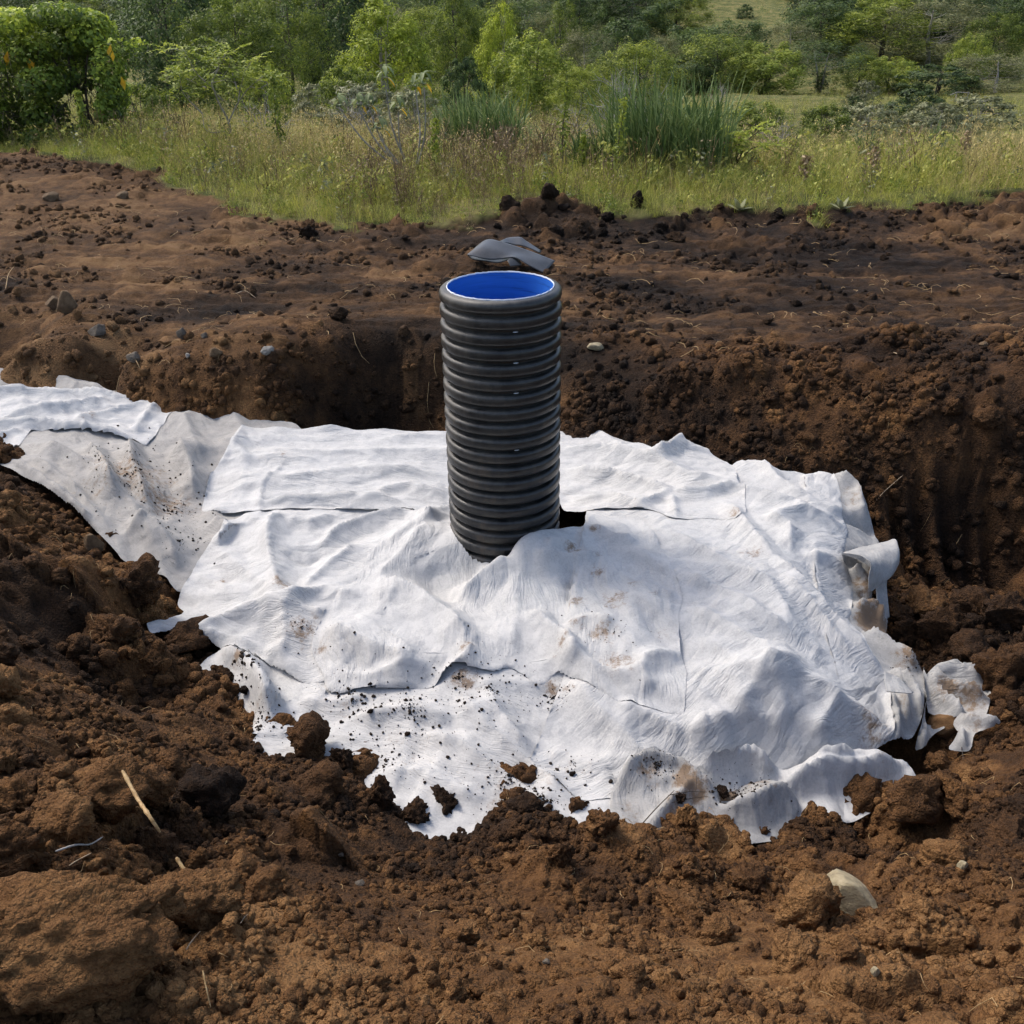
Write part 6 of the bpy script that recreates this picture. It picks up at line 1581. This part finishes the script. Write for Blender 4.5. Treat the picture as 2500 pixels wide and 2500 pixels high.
# tall weeds wrapped in climbing leaves
def weed(px, py, Yd, top, lab, mat=ML_YELLOW, wid=.05, lean=.04, dense=420, lsz=.045):
    x, y, z = base_xy(px, py, Yd); _, _, zt = at_y(px, top, y); h = float(zt) - z
    o = empty('climbing_weed', (x, y, z)); tag(o, lab, 'plant')
    t = np.linspace(0, 1, 9); q = np.stack([lean * h * t + .015 * np.sin(t * 9), .02 * np.cos(t * 7), h * t], -1)
    link('stem', mesh_np('stem', *tubes([(q, np.linspace(.008, .003, 9))], 5), M_BARK), o)
    rr = np.random.default_rng(int(px)); tt = rr.uniform(.25, 1, dense) ** .85; a = rr.uniform(0, 6.28, dense); w_ = wid * (1.5 - tt * .9) * rr.uniform(.2, 1.5, dense) * (.7 + .6 * np.abs(np.sin(tt * 11 + px)))
    P_ = np.stack([lean * h * tt + w_ * np.cos(a), w_ * np.sin(a), h * tt], -1)
    link('foliage', leaf_mesh('foliage', [leaves(P_, np.stack([np.cos(a), np.sin(a), .5 + 0 * a], -1), lsz, .45, int(px), .45 + .3 * (tt - .4), .6)], mat), o)
weed(690, 395, 12.4, 185, 'leaning vine-wrapped weed stem right of the sapling', ML_OLIVE, .07, -.03)
weed(1368, 435, 11.6, 198, 'tall yellow-green weed left of the right reeds', ML_OLIVE, .05, .05, 330)
weed(1502, 460, 11.2, 240, 'thin weed with dark stem in front of the right reeds', ML_OLIVE, .045, .05, 220)
weed(207, 330, 13.2, 222, 'bright yellow-green spike in front of the vine-covered tree', ML_BRIGHT, .04, .02, 300, .07)
weed(1060, 420, 11.8, 290, 'short green weed left of the left reeds', ML_OLIVE, .05, .05, 260)
weed(1420, 440, 11.5, 330, 'short brown-green weed at the left foot of the right reeds', ML_OLIVE, .05, .02, 260)
weed(2120, 470, 11.0, 360, 'thin dry weed in the right field', ML_BROWNW, .06, .02, 160)
weed(1960, 480, 10.8, 380, 'short dry weed near the silver rosettes', ML_BROWNW, .06, -.04, 160)
weed(2340, 430, 12.0, 320, 'dry weed in the pale grass at the right', ML_BROWNW, .06, .03, 160)

# ---------------------------------------------------------------- reeds
def blade_set(n, rad, h, w, seed, arch=.35, seg=6, lean=.25, lvr=(.2, .8)):
    r_ = np.random.default_rng(seed); V, F, A = [], [], []
    tt = np.linspace(0, 1, seg + 1)
    for i in range(n):
        a = r_.uniform(0, 6.28); rr = rad * math.sqrt(r_.uniform()); b0 = np.array([rr * math.cos(a), rr * math.sin(a), 0])
        da = r_.uniform(0, 6.28) * .6 + a * .4; L = h * r_.uniform(.55, 1.1); ar = arch * r_.uniform(.1, 1.6) ** 1.5; ln = lean * r_.uniform(0, 1)
        d = np.array([math.cos(da), math.sin(da)])
        hx = (ln * tt + ar * tt ** 3) * L; hz = L * (tt - .55 * ar * tt ** 3)
        c = b0 + np.stack([d[0] * hx, d[1] * hx, hz], -1)
        va = r_.uniform(0, 6.28); sd = np.array([math.cos(va), math.sin(va), 0]) * .5
        ww = w * r_.uniform(.6, 1.2) * np.concatenate([[.75], np.full(seg - 2, 1.0), [.6, .05]])
        V.append(np.stack([c - sd * ww[:, None], c + sd * ww[:, None]], 1).reshape(-1, 3))
        F.append(np.array([[2 * k_, 2 * k_ + 1, 2 * k_ + 3, 2 * k_ + 2] for k_ in range(seg)]))
        A.append(np.clip(np.full(2 * seg + 2, r_.uniform(*lvr)) + .10 * np.repeat(tt, 2), 0, 1))
    return [(v, f, a_) for v, f, a_ in zip(V, F, A)]
for px, py, Yd, hpx, wpx, lab in [(1175, 350, 14.2, 165, 240, 'left clump of tall green reeds behind the pipe'), (1620, 468, 12.0, 255, 360, 'largest clump of dark green reeds right of the pipe'), (1440, 420, 11.8, 130, 90, 'small tuft of broad reeds left of the largest clump'), (1315, 350, 13.2, 110, 70, 'small upright tuft of reeds between the two large clumps'), (2110, 420, 13.5, 90, 60, 'thin tuft of reed blades in the right field'), (2290, 400, 14, 90, 70, 'sparse reed tuft at the right side of the field')]:
    x, y, z = base_xy(px, py, Yd); s = FPX / depth_of(x, y, z); h_ = hpx / s; w_ = wpx / s / 2
    n = int(160 + 620 * (wpx / 360) ** 1.4) if wpx > 80 else 90
    sq = .55
    bs = blade_set(n, 1.0, 1.0, .018 / h_, int(px), .32, 6, .18, (.15, .75))
    V, F = join([(q[0], q[1]) for q in bs]); 
    V[:, 0] = V[:, 0] * np.where(True, 1, 1)
    # base spread (unit disc) and blade offsets scaled apart
    b0 = np.repeat(np.array([q[0][:2].mean(0) for q in bs]), 14, 0)
    off_ = V - b0; V = b0 * np.array([w_ * .85, w_ * sq, 1]) + off_ * h_
    me_ = mesh_np('reed_clump', V, F, ML_REED, False, {'leaf': ('FLOAT', np.concatenate([q[2] for q in bs]))})
    tag(link('reed_clump', me_, None, (x, y, z - .03)), lab, 'reeds')

# silver rosettes on the soil edge
for px, py, wpx, lab in ((1803, 520, 52, 'left silver-leaved rosette plant on the soil edge'), (2052, 520, 50, 'right silver-leaved rosette plant on the soil edge')):
    x, y, z = ground_hit(px, py); s = wpx / FPX * depth_of(x, y, z) * .75
    o = empty('rosette_plant', (x, y, z + .02)); tag(o, lab, 'plant')
    for j in range(10):
        a = j * 2.4; el = .35 + .09 * j; t = np.array([0, .35, .7, 1.0]); wd = np.array([.05, .16, .13, .01]) * s
        c = np.stack([np.cos(a) * math.cos(el) * t * s, np.sin(a) * math.cos(el) * t * s, math.sin(el) * t * s - .15 * s * t * t], -1); sd = np.array([-math.sin(a), math.cos(a), 0])
        V = np.stack([c - sd * wd[:, None], c + np.array([0, 0, -.02 * s]), c + sd * wd[:, None]], 1).reshape(-1, 3)
        F = np.array([[3 * i_ + c_, 3 * i_ + c_ + 1, 3 * i_ + c_ + 4, 3 * i_ + c_ + 3] for i_ in range(3) for c_ in (0, 1)])
        link('leaf', mesh_np('leaf', V, F, ML_SILVER, True, {'leaf': ('FLOAT', np.full(len(V), .55 + .04 * (j % 5)))}), o)

# pale rail at the far end of the pasture
x, y, z = base_xy(2345, 235, 46.0)
rail = empty('field_rail', (x, y, z), (0, 0, 0), (.42, .42, .5)); tag(rail, 'small pale wooden rail at the right end of the far pasture', 'fence')
for dx in (-.45, .75): link('post', mesh_np('post', *tubes([(np.array([[dx, 0, -.1], [dx, 0, .55], [dx, 0, .9]]), np.array([.05, .05, .045]))], 6), M_PALEBARK), rail)
link('bar', mesh_np('bar', *tubes([(np.array([[-1.1, .05, .62], [-.45, .03, .86], [.2, .02, .84], [.9, 0, .80]]), np.array([.035, .04, .04, .035]))], 6), M_PALEBARK), rail)

# ---------------------------------------------------------------- grass
def tuft(n, rad, h, w, seed, mat, arch=.4, lean=.5, lvr=(.2, .8), heads=0):
    parts = blade_set(n, rad, h, w, seed, arch, 2, lean, lvr)
    if heads:
        r_ = np.random.default_rng(seed); P_ = np.concatenate([q[0][-2:-1] for q in parts[:heads]]); P_ = np.repeat(P_, 5, 0) + r_.normal(size=(heads * 5, 3)) * np.array([.015, .015, .03])
        parts.append(leaves(P_, np.tile([0, -1, .3], (heads * 5, 1)), .03, .4, seed, np.full(heads * 5, .7), .5))
    V, F = join([(q[0], q[1]) for q in parts])
    return V, F, np.concatenate([q[2] for q in parts]), mat
def forb(seed, mat, h=.5, n=60, sz=.035, spread=.12):
    r_ = np.random.default_rng(seed); tt = r_.uniform(.1, 1, n); a = r_.uniform(0, 6.28, n); w_ = spread * (1.1 - tt * .6) * r_.uniform(.2, 1, n)
    st = [(np.array([[0, 0, 0], [r_.normal() * .05, r_.normal() * .05, h * .5], [r_.normal() * .1, r_.normal() * .1, h]])) for _ in range(4)]
    parts = []
    P_ = np.stack([w_ * np.cos(a), w_ * np.sin(a), h * tt], -1); parts.append(leaves(P_, np.stack([np.cos(a), np.sin(a), .8 + 0 * a], -1), sz, .42, seed, np.full(n, .5), .4))
    for s_ in st:
        c = s_; sd = np.array([.0025, 0, 0]); V = np.stack([c - sd, c + sd], 1).reshape(-1, 3); parts.append((V, np.array([[0, 1, 3, 2], [2, 3, 5, 4]]), np.full(6, .3)))
    V, F = join([(q[0], q[1]) for q in parts])
    return V, F, np.concatenate([q[2] for q in parts]), mat
PG = [tuft(12, .10, .36, .008, 601, ML_GRASS), tuft(12, .12, .42, .007, 602, ML_GRASS, .6), tuft(13, .11, .24, .009, 603, ML_LUSH), tuft(13, .10, .20, .009, 604, ML_LUSH, .6),
      tuft(8, .10, .55, .005, 605, ML_STRAWG, .25, .4, heads=4), tuft(8, .11, .62, .005, 606, ML_STRAWG, .35, .45, heads=4), tuft(12, .12, .36, .006, 607, ML_STRAWG, .7, .8),
      forb(608, ML_GRASS, .36, 34, .046), forb(609, ML_BROWNW, .48, 34, .03, .16), forb(610, ML_BROWNW, .42, 32, .028, .14), forb(611, ML_SILVER, .36, 28, .055, .14), forb(612, ML_BRIGHT, .26, 32, .048, .14)]
def pxy(x, y):
    """picture column of ground points, for choosing which plants grow where"""
    return 1250 + FPX * x / depth_of(x, y, -.5)
def grass_field(name, n, yr, seed, label, size=1.0, wts=None, pad=1.0, dmax=None):
    r_ = np.random.default_rng(seed)
    n = int(n * 1.5); y = yr[0] * (yr[1] / yr[0]) ** r_.uniform(size=n); x = r_.uniform(-1, 1, n) * 1.5 * (.60 * y + pad)
    k_ = r_.uniform(size=n) < turf_mask(x, y) * np.where(np.abs(x) < .60 * y + pad, 1.0, .45)
    if dmax: k_ &= np.hypot(x, y) - np.interp(np.arctan2(x, y), EDGE_A, EDGE_R) < dmax
    x, y = x[k_], y[k_]; n = len(x)
    a_ = np.arctan2(x, y); e = np.interp(a_, EDGE_A, EDGE_R); d = np.hypot(x, y) - e            # metres behind the soil edge
    col = pxy(x, y); ns = fbm(x * .55, y * .55, 3, 700); n2_ = fbm(x * 1.3, y * .9, 2, 701)
    W = np.zeros((n, 12)) + .02
    near = 1 - sstep(.6, 2.2, d)
    W[:, 0:2] += (1.1 + .6 * ns)[:, None]; W[:, 2:4] += (near * .6 + np.exp(-((col - 2080) / 190) ** 2) * 1.6 * (1 - sstep(2, 3.5, d)) + np.exp(-((col - 1330) / 80) ** 2) * near)[:, None]
    W[:, 4:6] += (.9 * sstep(.8, 3, d) * (.6 + n2_) + np.exp(-((col - 2430) / 130) ** 2) * 1.6 + np.exp(-((col - 800) / 220) ** 2) * .9 * sstep(1, 3, d))[:, None]; W[:, 6] += .5 + .5 * n2_
    W[:, 7] += .45; W[:, 11] += .35 * near + .2; W[:, 8:10] += (np.exp(-((col - 1240) / 110) ** 2) * 1.5 + .14 + np.exp(-((col - 1020) / 120) ** 2) * .6)[:, None]; W[:, 10] += .05
    if wts is not None: W = W * np.array(wts)
    W = np.clip(W, .0, None); W /= W.sum(1, keepdims=True)
    pick = (W.cumsum(1) < r_.uniform(size=(n, 1))).sum(1).clip(0, 11)
    s = size * r_.uniform(.6, 1.25, n) * (.55 + .45 * sstep(0, 1.5, d)) * (1 + .25 * ns)
    s = s * np.where((y > 13.5) & (y < 30), 1 - .45 * sstep(1350, 1600, col), 1.0)
    s = np.clip(s, .2, 3)
    rot = np.stack([r_.normal(size=n) * .12, r_.normal(size=n) * .12, r_.uniform(0, 6.28, n)], -1)
    z = gz(x, y) - .02
    o = None
    byname = {}
    for k_ in range(12):
        sel = np.nonzero(pick == k_)[0]
        if len(sel) == 0: continue
        v0, f0, a0, mt = PG[k_]
        ca, sa = np.cos(rot[sel, 2]), np.sin(rot[sel, 2]); sc = s[sel][:, None]
        vx_ = (v0[None, :, 0] * ca[:, None] - v0[None, :, 1] * sa[:, None]) * sc; vy_ = (v0[None, :, 0] * sa[:, None] + v0[None, :, 1] * ca[:, None]) * sc
        vz_ = v0[None, :, 2] * sc * r_.uniform(.8, 1.15, (len(sel), 1))
        vx_ = vx_ + vz_ * rot[sel, 0:1]; vy_ = vy_ + vz_ * rot[sel, 1:2]
        V = np.stack([vx_ + x[sel][:, None], vy_ + y[sel][:, None], vz_ + z[sel][:, None]], -1).reshape(-1, 3)
        F = (f0[None] + (np.arange(len(sel)) * len(v0))[:, None, None]).reshape(-1, 4)
        A = np.clip(a0[None] + r_.normal(size=(len(sel), 1)) * .10, 0, 1).reshape(-1)
        byname.setdefault(mt.name, []).append((V, F, A, mt))
    Vs, Fs, As, Ms, mats, n0 = [], [], [], [], [], 0
    for mi, lst in enumerate(byname.values()):
        mats.append(lst[0][3])
        for V, F, A, mt in lst:
            Vs.append(V); Fs.append(F + n0); As.append(A); Ms.append(np.full(len(F), mi)); n0 += len(V)
    me_ = mesh_np(name, np.concatenate(Vs), np.concatenate(Fs), None, False, {'leaf': ('FLOAT', np.concatenate(As))})
    for mt in mats: me_.materials.append(mt)
    me_.polygons.foreach_set('material_index', np.concatenate(Ms).astype(np.int32))
    o = link(name, me_)
    return tag(o, label, None, None, 'stuff')
grass_field('meadow_grass', 13000, (8.8, 16), 801, 'rough green and straw grass growing beyond the soil', .95)
grass_field('meadow_grass', 5000, (15.5, 28), 802, 'tall mixed grass and weeds in the middle of the field', .85, [1.2, 1.2, .7, .7, .45, .45, 1.2, .8, .35, .35, .6, .7], 2)
grass_field('pasture_grass', 5500, (27, 62), 803, 'yellowish pasture grass on the valley floor', 1.0, [1.6, 1.6, .6, .6, .1, .1, 2.2, .1, .05, .05, .05, .1], 2)
grass_field('hillside_grass', 1800, (62, 125), 804, 'tan grass on the hillside clearings', 1.6, [.5, .5, 0, 0, .4, .4, 3, 0, 0, 0, 0, 0], 4)
grass_field('edge_grass', 5000, (8.8, 14.5), 805, 'short bright grass along the edge of the soil', .8, [1, 1, 1.1, 1.1, .35, .35, 1.2, .8, .3, .3, .1, .8], 1.0, 1.6)
# a few tufts left standing on the bare ground
for px, py, wpx, lab in ((635, 605, 70, 'tuft of pale dry grass on a sod left of the rubber sheet'), (1885, 968, 40, 'wisps of dry grass on the sod behind the right fabric'), (130, 600, 50, 'wisp of dry grass on the flat ground at the left'), (1555, 785, 34, 'wisp of dry grass right of the pipe top')):
    x, y, z = ground_hit(px, py); s = wpx / FPX * depth_of(x, y, z) / .5
    tag(link('grass_tuft', mesh_np('grass_tuft', PG[6][0], PG[6][1], PG[6][3], False, {'leaf': ('FLOAT', PG[6][2])}), None, (x, y, z - .01), (0, 0, 1.0), (s, s, s * .8)), lab, 'grass')
